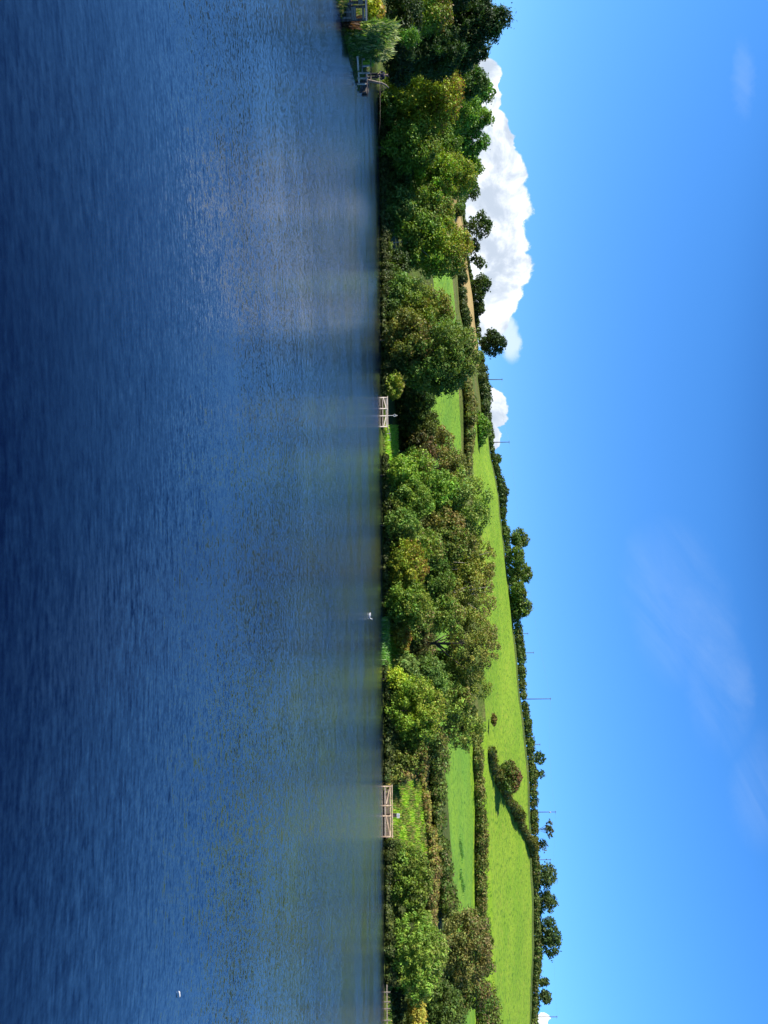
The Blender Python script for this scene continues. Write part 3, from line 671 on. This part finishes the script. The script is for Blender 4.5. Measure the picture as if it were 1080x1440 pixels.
hedge('low skyline hedge behind the stubble field', [(290,505),(380,500),(480,498)], 2.2, 3, (.04,.055,.018), group=HG)
hedge('overgrown hedge between the meadow thickets and the pasture', [(760,196),(840,192),(940,188),(1030,184)], 3.6, 6, (.06,.07,.022), group=HG, tip=(.13,.09,.04), tipf=.2)
hedge('dark olive brambles behind the thickets right of the left jetty', [(400,200),(470,200),(560,196),(660,190)], 3.2, 6, (.045,.055,.018), group=HG)

for a_, b_, lab in ((136,340,'growth added for the dark bank shadow along the waterline under the left half of the tall trees'),(335,556,'growth added for the dark bank shadow along the waterline left of the left jetty'),(640,862,'growth added for the dark bank shadow along the waterline left of the swan'),
      (932,1100,'growth added for the dark bank shadow along the waterline left of the right jetty'),(1182,1386,'growth added for the dark bank shadow along the waterline right of the right jetty')):
    hedge(lab, [(u, sy(u)+.7) for u in np.linspace(a_, b_, 8)], 1.7, 2.6, (.035,.042,.014), name='bank_shadow_growth', cat='shadow growth', tip=(.09,.1,.03), tipf=.15, bumpy=.6, group='growth added for the bank shadow')  # added leafy strip, its dark colour stands for the bank shadow
# ------------------------------------------------------------------ grass, reeds
def blades(name, pts, h, wd, color, label=None, cat=None, kind=None, group=None, lean=.25, jit=.25, mat=None, tip=None, tipf=0):
    n = len(pts); pts = np.asarray(pts)
    hh = h*rng.uniform(.55, 1.2, n); a = rng.uniform(0, 2*math.pi, n); ln = rng.uniform(.2, 1, n)*lean
    dx_, dy_ = np.cos(a), np.sin(a); a2 = rng.uniform(0, 2*math.pi, n); ex, ey = np.cos(a2)*wd/2, np.sin(a2)*wd/2
    v = np.empty((n, 4, 3))
    z0 = np.zeros(n)
    for i, (s, f, l) in enumerate(((1, 0, 0), (-1, 0, 0), (-.6, .75, .5), (.3, 1, 1))):
        v[:, i, 0] = pts[:, 0] + s*ex + dx_*hh*ln*l; v[:, i, 1] = pts[:, 1] + s*ey + dy_*hh*ln*l; v[:, i, 2] = pts[:, 2] - .05 + hh*f
    tm_ = (rng.random(n) < tipf) if tip is not None else None
    col = leaf_colors(n, color, jit, None, tip, tm_)
    base = pts.mean(0); base[2] = pts[:, 2].min()
    o = quads_object(name, (v-base).reshape(-1, 3), mat or M_GRASSBLADE, None, col); o.location = base
    tag(o, label, cat, group, kind); return o
def scatter(u0, u1, d0, d1, n, cond=None):
    out = []
    while len(out) < n:
        u = random.uniform(u0, u1); Y = sy(u)+random.uniform(d0, d1); X = (u-720)/F*Y
        if cond and not cond(u, Y): continue
        out.append((X, Y, G(X, Y)))
    return np.array(out)
blades('meadow_grass', scatter(1096, 1210, 2.5, 36, 12000), .75, .2, (.125,.21,.018), 'tall lime green grass on the slope behind the right jetty', 'grass', 'stuff', tip=(.3,.34,.05), tipf=.3, jit=.3)
blades('meadow_grass', scatter(1096, 1225, 2, 42, 7000, lambda u, Y: math.sin(u*.13)*math.cos(Y*.45+u*.05)+random.uniform(-.5, .5) > .1), 1.0, .22, (.06,.085,.02), 'coarse dark tussocks among the lime green grass behind the right jetty', 'grass', 'stuff', tip=(.2,.16,.05), tipf=.35, jit=.4)
blades('meadow_grass', scatter(598, 662, 2, 22, 4200), .7, .25, (.16,.32,.03), 'bright green grass right of the left jetty', 'grass', 'stuff', tip=(.27,.32,.05), tipf=.25, jit=.3)
blades('meadow_grass', scatter(856, 948, 1, 20, 4200), .7, .2, (.12,.2,.03), 'green bank grass behind the swan', 'grass', 'stuff', tip=(.22,.22,.05), tipf=.25, jit=.3)
blades('bank_grass', scatter(-20, 1480, .6, 4, 9000, lambda u, Y: u > 136), .55, .2, (.07,.1,.02), 'rough grass along the far waterline', 'grass', 'stuff', tip=(.2,.16,.06), tipf=.2, jit=.35)
blades('iris_leaves', scatter(868, 935, -.5, 1.6, 1100), .95, .16, (.08,.16,.04), 'sword leaved waterside plants below the grass bank behind the swan', 'reeds', 'stuff', lean=.4, tip=(.2,.28,.12), tipf=.3)
blades('dry_grass', scatter(1082, 1104, .5, 4, 500), 1.5, .2, (.28,.2,.09), 'pale dry grass clump at the left end of the right jetty', 'grass', 'stuff', lean=.35)
def inbank(n, u0, u1, Y0, Y1, smin=.1, smax=9):
    out = []
    while len(out) < n:
        Y = random.uniform(Y0, Y1); u = random.uniform(u0, u1); X = (u-720)/F*Y
        s = float(poly_sd(np.array([X]), np.array([Y]))[0])
        if smin < s < smax: out.append((X, Y, float(zprom(np.array([X]), np.array([Y]))[0])))
    return np.array(out)
def reeds(label, pts, h, size, color, tip, tipf):
    n = len(pts); f = rng.uniform(.05, 1, n)**.8
    lump = .88+.2*np.sin(pts[:, 0]*1.9+pts[:, 1])+.14*np.sin(pts[:, 0]*4.3+pts[:, 1]*2.2)+rng.normal(0, .08, n)
    c = pts.copy(); c[:, 2] += f*h*lump
    v = leaf_quads(c, unit(rng.normal(size=(n, 3))*np.array([1, 1, .35])), size, 6, 1.1)
    b0 = pts.mean(0); b0[2] = 0
    o = quads_object('reed_bed', v-b0, M_GRASSBLADE, None, leaf_colors(n, color, .35, None, tip, (rng.random(n) < tipf*f*1.6))); o.location = b0  # pale leaves increase upwards, sunlit reed tops put into the colour
    tag(o, label, 'reeds', None, 'stuff')
reeds('dense green reeds between the dark platform and the angler', inbank(15000, 30, 76, 39, 50, -.1, 5), 1.75, .17, (.045,.075,.02), (.19,.23,.08), .28)
reeds('reeds with sunlit tops coloured pale behind the green reeds', inbank(9000, 30, 84, 50, 62, 1, 14), 1.95, .22, (.06,.085,.03), (.21,.24,.1), .4)
blades('bank_grass', inbank(3200, -40, 128, 33, 66, -.1, 3), .2, .06, (.05,.07,.02), 'short dark grass on the edge of the left bank', 'grass', 'stuff', tip=(.14,.12,.05), tipf=.3)
blades('dead_reeds', inbank(260, 28, 37, 37, 41, -.1, 2), .8, .05, (.05,.022,.014), 'red brown dead stalks right of the dark platform', 'reeds', 'stuff', lean=.5)
blades('tussock', inbank(500, 74, 92, 50, 60, .5, 4), .75, .1, (.2,.26,.04), 'yellow green tussock beside the small railing', 'grass', 'stuff')
tree('yellow leaved shrub behind the dark platform at the left edge', 16, 541, 20, 44, (.24,.22,.03), 512, kind='shrub', lr=.3, trunk=False, tip=(.35,.22,.04), tipf=.3, leaf=1.8)

# tufts in the pasture
tp = []
for u0, Y0 in ((1186,236),(1193,238),(1203,240),(1232,233),(1241,236),(1249,238)):
    for _ in range(110):
        Y = Y0+random.gauss(0, 1.0); X = (u0-720)/F*Y0+random.gauss(0, .7); tp.append((X, Y, G(X, Y)))
blades('dark_tufts', tp, .7, .25, (.05,.1,.025), 'dark tufts in the open pasture', 'rushes', 'stuff')

# ------------------------------------------------------------------ jetties
def frame(name, label, u0, u1, Y, turn, vtop, bays, posts, deck=.42, depth=2.6, ramp=None, M_WOOD=M_WOOD, group='timber fishing jetties on the far shore'):
    """railed timber platform; long side towards the camera"""
    a = P(u0, 540, Y+turn); b_ = P(u1, 540, Y-turn); xa, xb = a.x, b_.x
    root = empty(name, ((xa+xb)/2, Y, 0), math.atan2(-2*turn, xb-xa)); tag(root, label, 'jetty', group)
    L = math.hypot(xb-xa, 2*turn); zt = P((u0+u1)/2, vtop, Y).z
    x_of = lambda u: (u-u0)/(u1-u0)*L - L/2
    th = .22
    d = MB(); n = int(depth/.16)
    for k in range(n): d.box((0, .12+k*.16, deck), (L, .145, .06))
    d.build('deck', M_WOOD, root)
    fb = MB(); fb.box((0, 0, deck-.1), (L, .09, .24)); fb.build('edge_board', M_WOODG, root)
    for u in posts:
        pm = MB(); pm.box((x_of(u), 0-.03, (zt-1.0)/2), (th, .16, zt+1.0)); pm.build('post', M_WOOD, root)
        pm = MB(); pm.box((x_of(u), depth, (deck-1.0)/2), (.16, .16, deck+1.0)); pm.build('post', M_WOODD, root)
    r_ = MB(); r_.box((0, -.05, zt+.06), (L+.3, .3, .13)); r_.build('rail', M_WOOD, root)
    r_ = MB(); r_.box((0, .03, zt-.22), (L, .06, .2)); r_.build('rail', M_WOOD, root)
    for (ua, za, ub, zb) in bays:
        h0, h1 = deck+.12, zt-.3
        q = MB(); q.beam((x_of(ua), -.09, h0+(h1-h0)*za), (x_of(ub), -.09, h0+(h1-h0)*zb), .07, .17); q.build('brace', M_WOOD, root)
    q = MB(); q.box((x_of(u0)+.0, depth/2, zt), (.12, depth, .12)); q.build('rail', M_WOOD, root)
    q = MB(); q.box((x_of(u1)-.0, depth/2, zt), (.12, depth, .12)); q.build('rail', M_WOOD, root)
    # dark boarding below and behind the deck
    q = MB(); q.box((0, depth-.1, deck/2-.3), (L, .08, deck+.4)); q.build('back_board', M_WOODD, root)
    q = MB(); q.box((0, depth+.1, deck+.35), (L*.96, .07, .62)); q.build('kick_board', M_WOODD, root)
    return root, xa, xb, zt
YA, YB = 162.0, 129.5
frame('fishing_jetty', 'small pale braced timber jetty beside the small yellow bush, left one on the far shore', 558.5, 600.5, YA, .9, 544.8, [(559.5,0,574,1),(586,1,599.5,0)], [559.2,574.8,585,600], depth=2.8)
frame('fishing_jetty', 'larger pale timber jetty with braced railing below the lime green meadow', 1105, 1177.5, YB, 2.0, 551.3, [(1106.5,1,1131,0),(1149,0,1176,1)], [1106,1133.5,1148,1176.5], depth=3, M_WOOD=M_TIMB)
# handrail leading right of the left jetty
x0, x1 = P(602, 546, YA+1).x, P(619, 546, YA+3).x
e = empty('handrail', (x0, YA+1, 0)); tag(e, 'thin timber handrail running ashore right of the left jetty', 'handrail')
mb = MB(); mb.beam((0, 0, 1.55), (x1-x0, 2, 2.0), .09, .12); mb.build('rail', M_WOOD, e)
for f in (.45, 1):
    mb = MB(); X = (x1-x0)*f; mb.box((X, 2*f, .9), (.14, .14, 2.0+.1*f)); mb.build('post', M_WOOD, e)
# lifebuoy post on the left jetty
xp = P(584.5, 546, YA+1.5).x
e = empty('lifebuoy_post', (xp, YA+1.4, .45)); tag(e, 'slim pale post with a ring on the left jetty', 'lifebuoy post')
mb = MB(); mb.tube([(0,0,0),(0,0,3.1)], .045, 8); mb.build('post', M_WHITE, e)
mb = MB(); ring = [(.0+.27*math.cos(a), -.1, 2.45+.27*math.sin(a)) for a in [k*math.pi/8 for k in range(17)]]; mb.tube(ring, .035, 6, False); mb.build('ring', M_WHITE, e, True)
mb = MB(); mb.beam((0,-.05,2.6), (.28,-.05,2.9), .04, .04); mb.beam((0,-.05,2.6), (-.2,-.05,2.95), .04, .04); mb.build('bracket', M_METAL, e)
# notice on the right jetty
xp = P(1146.5, 560, YB+2.4).x; g0 = .45
e = empty('notice_post', (xp, YB+2.4, g0)); tag(e, 'dark post with a small white notice board at the back of the right jetty', 'notice')
mb = MB(); mb.box((-.25, .1, .95), (.12, .12, 1.9)); mb.box((.3, .1, .95), (.12, .12, 1.9)); mb.box((.02, .1, 1.5), (.55, .05, .6)); mb.build('post', M_WOODD, e)
mb = MB(); mb.box((.08, -.02, 2.12), (.78, .05, .52)); mb.build('board', M_WHITE, e)
mb = MB()
for k in range(4): mb.box((.08, -.05, 2.28-k*.1), (.55-.08*(k % 2), .006, .028))
mb.build('lettering', M_WOODD, e)
# low rail at the right edge
xa = P(1384, 543, 119.5).x; xb = P(1466, 543, 116).x
e = empty('edge_rail', (xa, 119.4, 0)); tag(e, 'low weathered timber rail along the waterline at the right edge', 'rail')
mb = MB(); mb.beam((0,0,.42), (xb-xa,-3.4,.42), .12, .16); mb.build('rail', M_WOODG, e)
for f in (.13,.3,.42,.62,.85):
    mb = MB(); mb.box(((xb-xa)*f, -3.4*f-.08, .2), (.12,.12,1.5)); mb.build('post', M_WOODG, e)

# ------------------------------------------------------------------ dark platform at the left edge
zp = lambda v, Y, u=10: P(u, v, Y).z
Yp = 36.5
e = empty('fishing_platform', (P(8, 500, Yp).x, Yp, 0), math.atan2(-P(8, 500, Yp).x, Yp)); tag(e, 'dark weathered timber platform with grey boards and railing at the left edge', 'jetty')
xo = P(8, 500, Yp).x
X = lambda u: (P(u, 500, Yp).x - xo)*.83
zd = zp(493, Yp); zr = zp(514.5, Yp)
mb = MB()
for k in range(14): mb.box((X(2), .1+k*.17, zd), (X(29)-X(-25), .15, .06))
mb.build('deck', M_WOODG, e)
mb = MB(); mb.box((X(2), -.02, zd-.12), (X(29)-X(-25), .06, .2)); mb.build('edge_board', M_WOODG, e)
for u in (-24, -8, 3.5, 9.5, 28):
    mb = MB(); mb.box((X(u), 0, (zr-1)/2), (.12, .12, zr+1)); mb.build('post', M_WOODD, e)
for u in (-24, 3.5, 28):
    mb = MB(); mb.box((X(u), 2.3, (zr-1)/2), (.12, .12, zr+1)); mb.build('post', M_WOODD, e)
mb = MB(); mb.box((X(2), -.02, zr), (X(30)-X(-25), .16, .05)); mb.build('rail', M_WOOD, e)
mb = MB(); mb.box((X(2), 2.3, zr), (X(30)-X(-25), .1, .06)); mb.build('rail', M_WOODG, e)
mb = MB(); mb.box((X(19), -.09, zp(497, Yp)), (X(28.5)-X(9), .05, .24)); mb.build('side_board', M_WOODG, e)
mb = MB(); mb.box((X(18.5), -.09, zp(510.5, Yp)), (X(28)-X(9), .05, .1)); mb.build('side_board', M_WOODG, e)
mb = MB(); mb.box((X(1), -.09, zp(507, Yp)), (X(3)-X(-8), .05, .22)); mb.build('side_board', M_WOODG, e)
for u in (5, 16.5, 25):
    mb = MB(); mb.box((X(u), -.1, zp(483, Yp)), (.09, .07, zd+.5)); mb.build('pile', M_WOODG, e)
mb = MB(); mb.box((X(14), -.12, zp(480, Yp)), (X(27)-X(2), .05, .07)); mb.build('cross_board', M_WOODD, e)
mb = MB(); mb.box((X(2), 2.2, zd/2-.3), (X(29)-X(-25), .06, zd+.6)); mb.build('back_board', M_WOODD, e)

# ------------------------------------------------------------------ small platform with the angler
Yq = 50.0
pa, pb = P(75, 502.5, 46), P(116, 505, 52.6)
e = empty('edge_beam', (pa.x, pa.y, 0)); tag(e, 'pale timber beam along the waterside edge of the angler peg', 'beam')
mb = MB(); mb.beam((0, 0, pa.z), (pb.x-pa.x, pb.y-pa.y, pb.z), .24, .1); mb.build('beam', M_WOOD, e)
for f in (.05,.35,.65,.95):
    mb = MB(); mb.box(((pb.x-pa.x)*f, (pb.y-pa.y)*f+.12, pa.z-.45), (.1,.1,.9)); mb.build('stake', M_WOODD, e)
e = empty('railing', (P(83, 510, Yq).x, Yq, 0)); tag(e, 'small low pale railing beside the standing angler', 'railing')
Xq = lambda u: P(u, 510, Yq).x - P(83, 510, Yq).x
Zq = lambda v: P(95, v, Yq).z
for u, v0, v1 in ((83.5,500,513),(92.5,502,520),(102.5,502,520),(110,502,517),(118,502,515)):
    mb = MB(); mb.box((Xq(u), 0, (Zq(v1)+Zq(v0))/2), (.08,.08,Zq(v1)-Zq(v0))); mb.build('post', M_WOOD, e)
mb = MB(); mb.box((Xq(93), -.05, Zq(509.3)), (Xq(103)-Xq(83), .05, .07)); mb.build('rail', M_WOOD, e)
mb = MB(); mb.box((Xq(108), -.05, Zq(515)), (Xq(113)-Xq(102), .05, .06)); mb.build('rail', M_WOOD, e)
mb = MB(); mb.box((Xq(98), .05, Zq(521.5)), (Xq(98.5+15)-Xq(83), .06, .06)); mb.build('rail', M_WOODG, e)
# walkway boards the angler stands on
pp = P(107, 517, 66); gz = max(G(pp.x, pp.y), .3)
e = empty('walkway', (pp.x, 64, 0)); tag(e, 'low dark boarded stand under the angler', 'walkway')
mb = MB()
for k in range(16): mb.box((0.2, -2+k*.3, gz-.0+.14), (2.6, .27, .05))
mb.build('boards', M_WOODD, e)
for x in (-1, 1.4):
    for y in (-1.8, 2.4):
        mb = MB(); mb.box((x, y, gz-.4), (.14,.14,1.0)); mb.build('post', M_WOODD, e)
for k, (u, v, Yb, r_) in enumerate([(121,500,58,.5),(118,507,60,.55),(124,512,68,.7),(113,495,55.5,.35),(88,492,52.5,.4)]):
    c0 = P(u, v, Yb); gg = max(float(zprom(np.array([c0.x]), np.array([Yb]))[0]), -.1)
    mb = MB(); n1, n2 = 9, 7; vs = []
    for i in range(n2):
        th = math.pi*i/(n2-1)
        for j in range(n1):
            ph = 2*math.pi*j/n1; rr = r_*(1+.25*math.sin(3*ph+k)*math.sin(2*th)+random.uniform(-.08,.08))
            vs.append((rr*math.sin(th)*math.cos(ph), rr*math.sin(th)*math.sin(ph)*.8, rr*math.cos(th)*.65))
    fs = [(i*n1+j, i*n1+(j+1) % n1, (i+1)*n1+(j+1) % n1, (i+1)*n1+j) for i in range(n2-1) for j in range(n1)]
    mb.add(vs, fs); o = mb.build('boulder', M_STONE); o.location = (c0.x, Yb, gg+r_*.2)
    tag(o, ['dark boulder at the tip of the left bank','boulder beside the small railing','boulder behind the angler peg, farthest along the bank','small boulder at the waterline near the pale beam','small boulder below the reeds'][k], 'boulder')
# pale fallen bough leaning over the bank
pb0 = P(118, 522, 66.5)
e = empty('fallen_bough', (pb0.x, 66.5, 0)); tag(e, 'bare pale bough arching beside the angler', 'branch')
q = [P(u, v, 66.5)-Vector((pb0.x, 66.5, 0)) for u, v in ((112,514),(114,522),(116,531),(117,537),(120,543),(124,547))]
mb = MB(); mb.tube(q, [.09,.11,.1,.09,.07,.03], 6); mb.build('bough', M_WOODG, e, True)
q2 = [P(u, v, 66.5)-Vector((pb0.x, 66.5, 0)) for u, v in ((117,537),(121,538),(125,542))]
mb = MB(); mb.tube(q2, [.06,.05,.02], 6); mb.build('side_branch', M_WOODG, e, True)
pb0 = P(78, 540, 63)
e = empty('fallen_bough', (pb0.x, 63, 0)); tag(e, 'bare pale bough lying above the tussock left of the angler', 'branch')
q = [P(u, v, 63)-Vector((pb0.x, 63, 0)) for u, v in ((71,524),(73,531),(75,536),(78,541))]
mb = MB(); mb.tube(q, [.1,.12,.1,.04], 6); mb.build('bough', M_WOODG, e, True)

# ------------------------------------------------------------------ the angler
def skin(name, verts, edges, mat, parent, sub=2):
    """verts: list of (x,y,z,r); grows one continuous surface along the skeleton"""
    me = bpy.data.meshes.new(name); me.from_pydata([v_[:3] for v_ in verts], edges, []); me.materials.append(mat)
    o = bpy.data.objects.new(name, me); COL.objects.link(o); o.parent = parent
    me.skin_vertices or None
    md = o.modifiers.new('skin', 'SKIN'); md.use_smooth_shade = True
    sk = me.skin_vertices[0].data if len(me.skin_vertices) else None
    if sk is None:
        bpy.context.view_layer.update(); sk = me.skin_vertices[0].data
    for i, v_ in enumerate(verts):
        r_ = v_[3]; sk[i].radius = (r_, v_[4] if len(v_) > 4 else r_); sk[i].use_root = (i == 0)
    s_ = o.modifiers.new('sub', 'SUBSURF'); s_.levels = sub; s_.render_levels = sub
    return o
def plain(name, c, rough=.8):
    m, t, b = newmat(name); tc = t.node('ShaderNodeTexCoord')
    cc = t.mix(t.ramp(t.noise(tc.outputs['Object'], 9, 3), .35, .7), (*[a*.8 for a in c], 1), (*c, 1)); t.l.new(cc, b.inputs['Base Color']); b.inputs['Roughness'].default_value = rough
    return m
M_SKIN = plain('skin', (.42,.26,.19), .5); M_NAVY = plain('navy_cloth', (.012,.014,.035)); M_BLK = plain('black_cloth', (.012,.012,.014)); M_HAIR = plain('dark_hair', (.03,.02,.015)); M_BOOT = plain('boot_rubber', (.02,.02,.018), .4)
M_BEAK = plain('orange_beak', (.7,.22,.03), .4); M_FEATHER = plain('white_feathers', (.82,.8,.76), .7); M_BLACK = plain('matt_black', (.01,.01,.01), .5)
fp = P(106.5, 517, 65.5); base = Vector((fp.x, 65.5, gz+.165))
e = empty('person', base, R(-70)); e.scale = (1.12, 1.12, 1.02); tag(e, 'angler in dark navy jacket and black trousers standing on the left bank holding a rod', 'person')
# local axes: +x forward (towards the open water), y left, z up
hip = .92
V_ = [(0,0,hip,.13,.15),(0.01,0,1.1,.12,.15),(0.03,0,1.3,.125,.175),(.03,0,1.42,.09,.13),(.04,0,1.5,.05),(.06,0,1.57,.055),(.075,0,1.66,.085,.075),(.07,0,1.75,.08,.07)]
E_ = [(0,1),(1,2),(2,3),(3,4),(4,5),(5,6),(6,7)]
for s_ in (1, -1):
    k = len(V_)
    V_ += [(0.0,.09*s_,hip-.06,.095),(.03+.05*s_,.11*s_,.52,.062),(.0+.06*s_,.115*s_,.12,.042),(.03+.06*s_,.12*s_,.05,.045),(.17+.06*s_,.13*s_,.035,.035)]
    E_ += [(0,k),(k,k+1),(k+1,k+2),(k+2,k+3),(k+3,k+4)]
    k = len(V_)
    V_ += [(.03,.19*s_,1.40,.06),(.02,.25*s_,1.12,.045),(.24,.17*s_,1.06,.034),(.30,.14*s_,1.07,.026)]
    E_ += [(3,k),(k,k+1),(k+1,k+2),(k+2,k+3)]
skin('body', V_, E_, M_SKIN, e)
# jacket and trousers follow the same skeleton a little wider
J = [(0,0,.86,.155,.19),(0.01,0,1.1,.15,.19),(0.03,0,1.3,.155,.21),(.03,0,1.43,.11,.15),(.04,0,1.5,.075)]
JE = [(0,1),(1,2),(2,3),(3,4)]
for s_ in (1, -1):
    k = len(J); J += [(.03,.2*s_,1.40,.085),(.02,.26*s_,1.12,.068),(.23,.175*s_,1.06,.052)]; JE += [(3,k),(k,k+1),(k+1,k+2)]
skin('jacket', J, JE, M_NAVY, e)
T = [(0,0,.9,.14,.165)]; TE = []
for s_ in (1, -1):
    k = len(T); T += [(0,.09*s_,hip-.1,.115),(.03+.05*s_,.11*s_,.52,.085),(.0+.06*s_,.115*s_,.13,.068)]; TE += [(0,k),(k,k+1),(k+1,k+2)]
skin('trousers', T, TE, M_BLK, e)
for s_ in (1, -1):
    skin('boot', [(.0+.06*s_,.115*s_,.17,.062),(.02+.06*s_,.118*s_,.06,.058),(.19+.06*s_,.13*s_,.045,.05)], [(0,1),(1,2)], M_BOOT, e)
skin('hair', [(.035,0,1.72,.095,.088),(.05,0,1.79,.085,.08),(.0,0,1.64,.06,.06)], [(2,0),(0,1)], M_HAIR, e)
# face: nose, eyes, mouth, ears
skin('nose', [(.155,0,1.69,.008),(.175,0,1.655,.012)], [(0,1)], M_SKIN, e, 1)
for s_ in (1, -1):
    skin('eye', [(.146,.03*s_,1.69,.009),(.15,.03*s_,1.69,.007)], [(0,1)], M_BLACK, e, 1)
    skin('ear', [(.07,.083*s_,1.70,.01,.016),(.07,.088*s_,1.66,.01,.014)], [(0,1)], M_SKIN, e, 1)
    fv = []
skin('mouth', [(.148,-.022,1.62,.005),(.152,0,1.618,.006),(.148,.022,1.62,.005)], [(0,1),(1,2)], plain('lips', (.35,.12,.1)), e, 1)
for s_ in (1, -1):
    hx, hy, hz = .30, .14*s_, 1.07
    HV = [(hx,hy,hz,.026,.02),(hx+.045,hy-.01*s_,hz,.034,.018),(hx+.08,hy-.015*s_,hz,.036,.016)]; HE = [(0,1),(1,2)]
    for k in range(4):
        a = len(HV); off = (k-1.5)*.02; ln_ = (.03,.036,.034,.026)[k]
        HV += [(hx+.095,hy-.015*s_+off*.4,hz+off,.0095),(hx+.10+ln_*.5,hy-.015*s_-.03*s_+off*.2,hz+off,.009),(hx+.085,hy-.015*s_-.052*s_,hz+off*.9,.008)]
        HE += [(2,a),(a,a+1),(a+1,a+2)]
    a = len(HV); HV += [(hx+.04,hy-.03*s_,hz+.03,.0105),(hx+.075,hy-.05*s_,hz+.04,.009)]; HE += [(1,a),(a,a+1)]
    skin('hand', HV, HE, M_SKIN, e, 1)
# rod, held out over the water
tipw = P(190, 533.5, 63.5); Mrot = Matrix.Rotation(R(-70), 3, 'Z')
h0 = base + Mrot @ Vector((.39, .07, 1.07)); hb_ = base + Mrot @ Vector((.15, .1, 1.0))
ro = empty('fishing_rod', h0); tag(ro, 'long thin fishing rod held level over the water by the angler', 'fishing rod')
dr = (tipw-h0); 
mb = MB(); mb.tube([hb_-h0, (0,0,0), dr*.3+Vector((0,0,.05)), dr*.7+Vector((0,0,.07)), dr], [.016,.014,.012,.008,.004], 6); mb.build('blank', M_WOODG, ro, True)
mb = MB(); mb.tube([hb_-h0, dr.normalized()*.1], .022, 8); mb.build('handle', M_BLACK, ro, True)
mb = MB(); c_ = dr.normalized()*.02; mb.tube([c_+Vector((-.03,0,-.07)), c_+Vector((.03,0,-.07))], .035, 10); mb.build('reel', M_METAL, ro, True)

# ------------------------------------------------------------------ swan with its head under its wing side, drifting off the far shore
sp_ = P(866, 519, 66); Ysw = CAMZ/((554-519.0)/F); Xsw = (866-720)/F*Ysw
e = empty('swan', (Xsw, Ysw, 0), R(180)); e.scale = (.45, .45, .45); tag(e, 'white swan swimming alone near the far shore', 'swan')
# local +x is towards the tail end seen at the right
sv = [(0,0,.12,.2,.2),(-.26,0,.14,.17,.17),(-.42,0,.2,.1),(-.52,0,.3,.07),(-.55,0,.4,.06),(-.55,0,.5,.06),(-.6,0,.6,.065),(-.67,0,.62,.07),(-.74,0,.6,.045),(.28,0,.15,.2,.18),(.5,0,.2,.12),(.68,0,.28,.04)]
skin('body', sv, [(0,1),(1,2),(2,3),(3,4),(4,5),(5,6),(6,7),(7,8),(0,9),(9,10),(10,11)], M_FEATHER, e)
for s_ in (1, -1):
    skin('wing', [(-.2,.13*s_,.26,.09,.05),(.1,.17*s_,.32,.11,.06),(.4,.12*s_,.32,.08,.04),(.62,.05*s_,.33,.03)], [(0,1),(1,2),(2,3)], M_FEATHER, e)
    skin('eye', [(-.7,.06*s_,.64,.01),(-.705,.062*s_,.64,.008)], [(0,1)], M_BLACK, e, 1)
skin('beak', [(-.76,0,.6,.03),(-.81,0,.585,.02),(-.88,0,.57,.014)], [(0,1),(1,2)], M_BEAK, e, 1)

# feather floating near the camera, and scum flecks
c0 = P(1396, 250, 8); Yf = CAMZ/((560.5-250)/F); Xf = (1396-720)/F*Yf
e = MB(); e.add([(-.03,0,0),(-.01,.012,.012),(.03,.006,.016),(.045,0,.006),(.03,-.008,.014),(-.01,-.012,.01)], [(0,1,2,3,4,5)]); o = e.build('feather', M_FEATHER); o.location = (Xf, Yf, .004); tag(o, 'tiny white feather floating at the lower right of the water', 'feather')

# ------------------------------------------------------------------ poles and wires on the skyline
PL = [(534,676,707,485,'first wooden power pole, between the tall pine and the broad bush'),(622,690,717,474,'second wooden power pole, right of the broad skyline bush'),
      (891,733,743,560,'faint short pole just right of the high copse'),(918,736,751,540,'thin pole standing second right of the high copse'),(983,744,775,480,'tall pole above the middle of the right hillside'),
      (1047,750,760,560,'faint pole left of the small airy skyline tree'),(1142,756,782,480,'pole with a transformer left of the flat topped windswept tree'),(1209,762,775,540,'short pole left of the right skyline group'),(1430,766,784,505,'last pole near the right edge')]
tops = []
for k, (u, v0, v1, Y, lab) in enumerate(PL):
    b0 = P(u, v0, Y); tp_ = P(u, v1, Y); g = min(G(b0.x, b0.y), b0.z)
    e = empty('power_pole', (b0.x, Y, g)); tag(e, lab, 'power pole', 'poles on the skyline'); h = tp_.z-g
    mb = MB(); mb.tube([(0,0,-.3),(0,0,h*.5),(0,0,h)], [.3,.26,.2], 8); mb.build('pole', M_POLE, e, True)
    mb = MB(); mb.box((0,-.18,h-.5), (1.9,.1,.14)); mb.build('crossarm', M_POLE, e)
    for x in (-.85, 0, .85):
        mb = MB(); mb.tube([(x,-.18,h-.43),(x,-.18,h-.3),(x,-.18,h-.2)], [.05,.07,.03], 8); mb.build('insulator', M_METAL, e, True)
    if 'transformer' in lab:
        mb = MB(); mb.tube([(.0,-.45,h-4.4),(0,-.45,h-3.3)], .32, 10); mb.build('transformer', M_METAL, e, True)
    tops.append((b0.x, Y, g+h-.25))
ps = [tops[i] for i in (0,1,4,6,8)]
for k in range(len(ps)-1):
    a, c_ = Vector(ps[k]), Vector(ps[k+1]); pts = []
    for i in range(25):
        f = i/24; pts.append(a.lerp(c_, f) - Vector((0, 0, 4*f*(1-f)*2.2)))
    mb = MB(); mb.tube([p_-a for p_ in pts], .018, 4, False); o = mb.build('power_line', M_METAL); o.location = a
    tag(o, ['power line spanning the first and second poles','power line over the high copse','power line between the two tall middle poles','power line running to the last pole'][k], 'power line')

# ------------------------------------------------------------------ render settings
S.render.engine = 'CYCLES'
S.cycles.max_bounces = 6; S.cycles.diffuse_bounces = 2; S.cycles.glossy_bounces = 3; S.cycles.transmission_bounces = 3
S.cycles.caustics_reflective = False; S.cycles.caustics_refractive = False
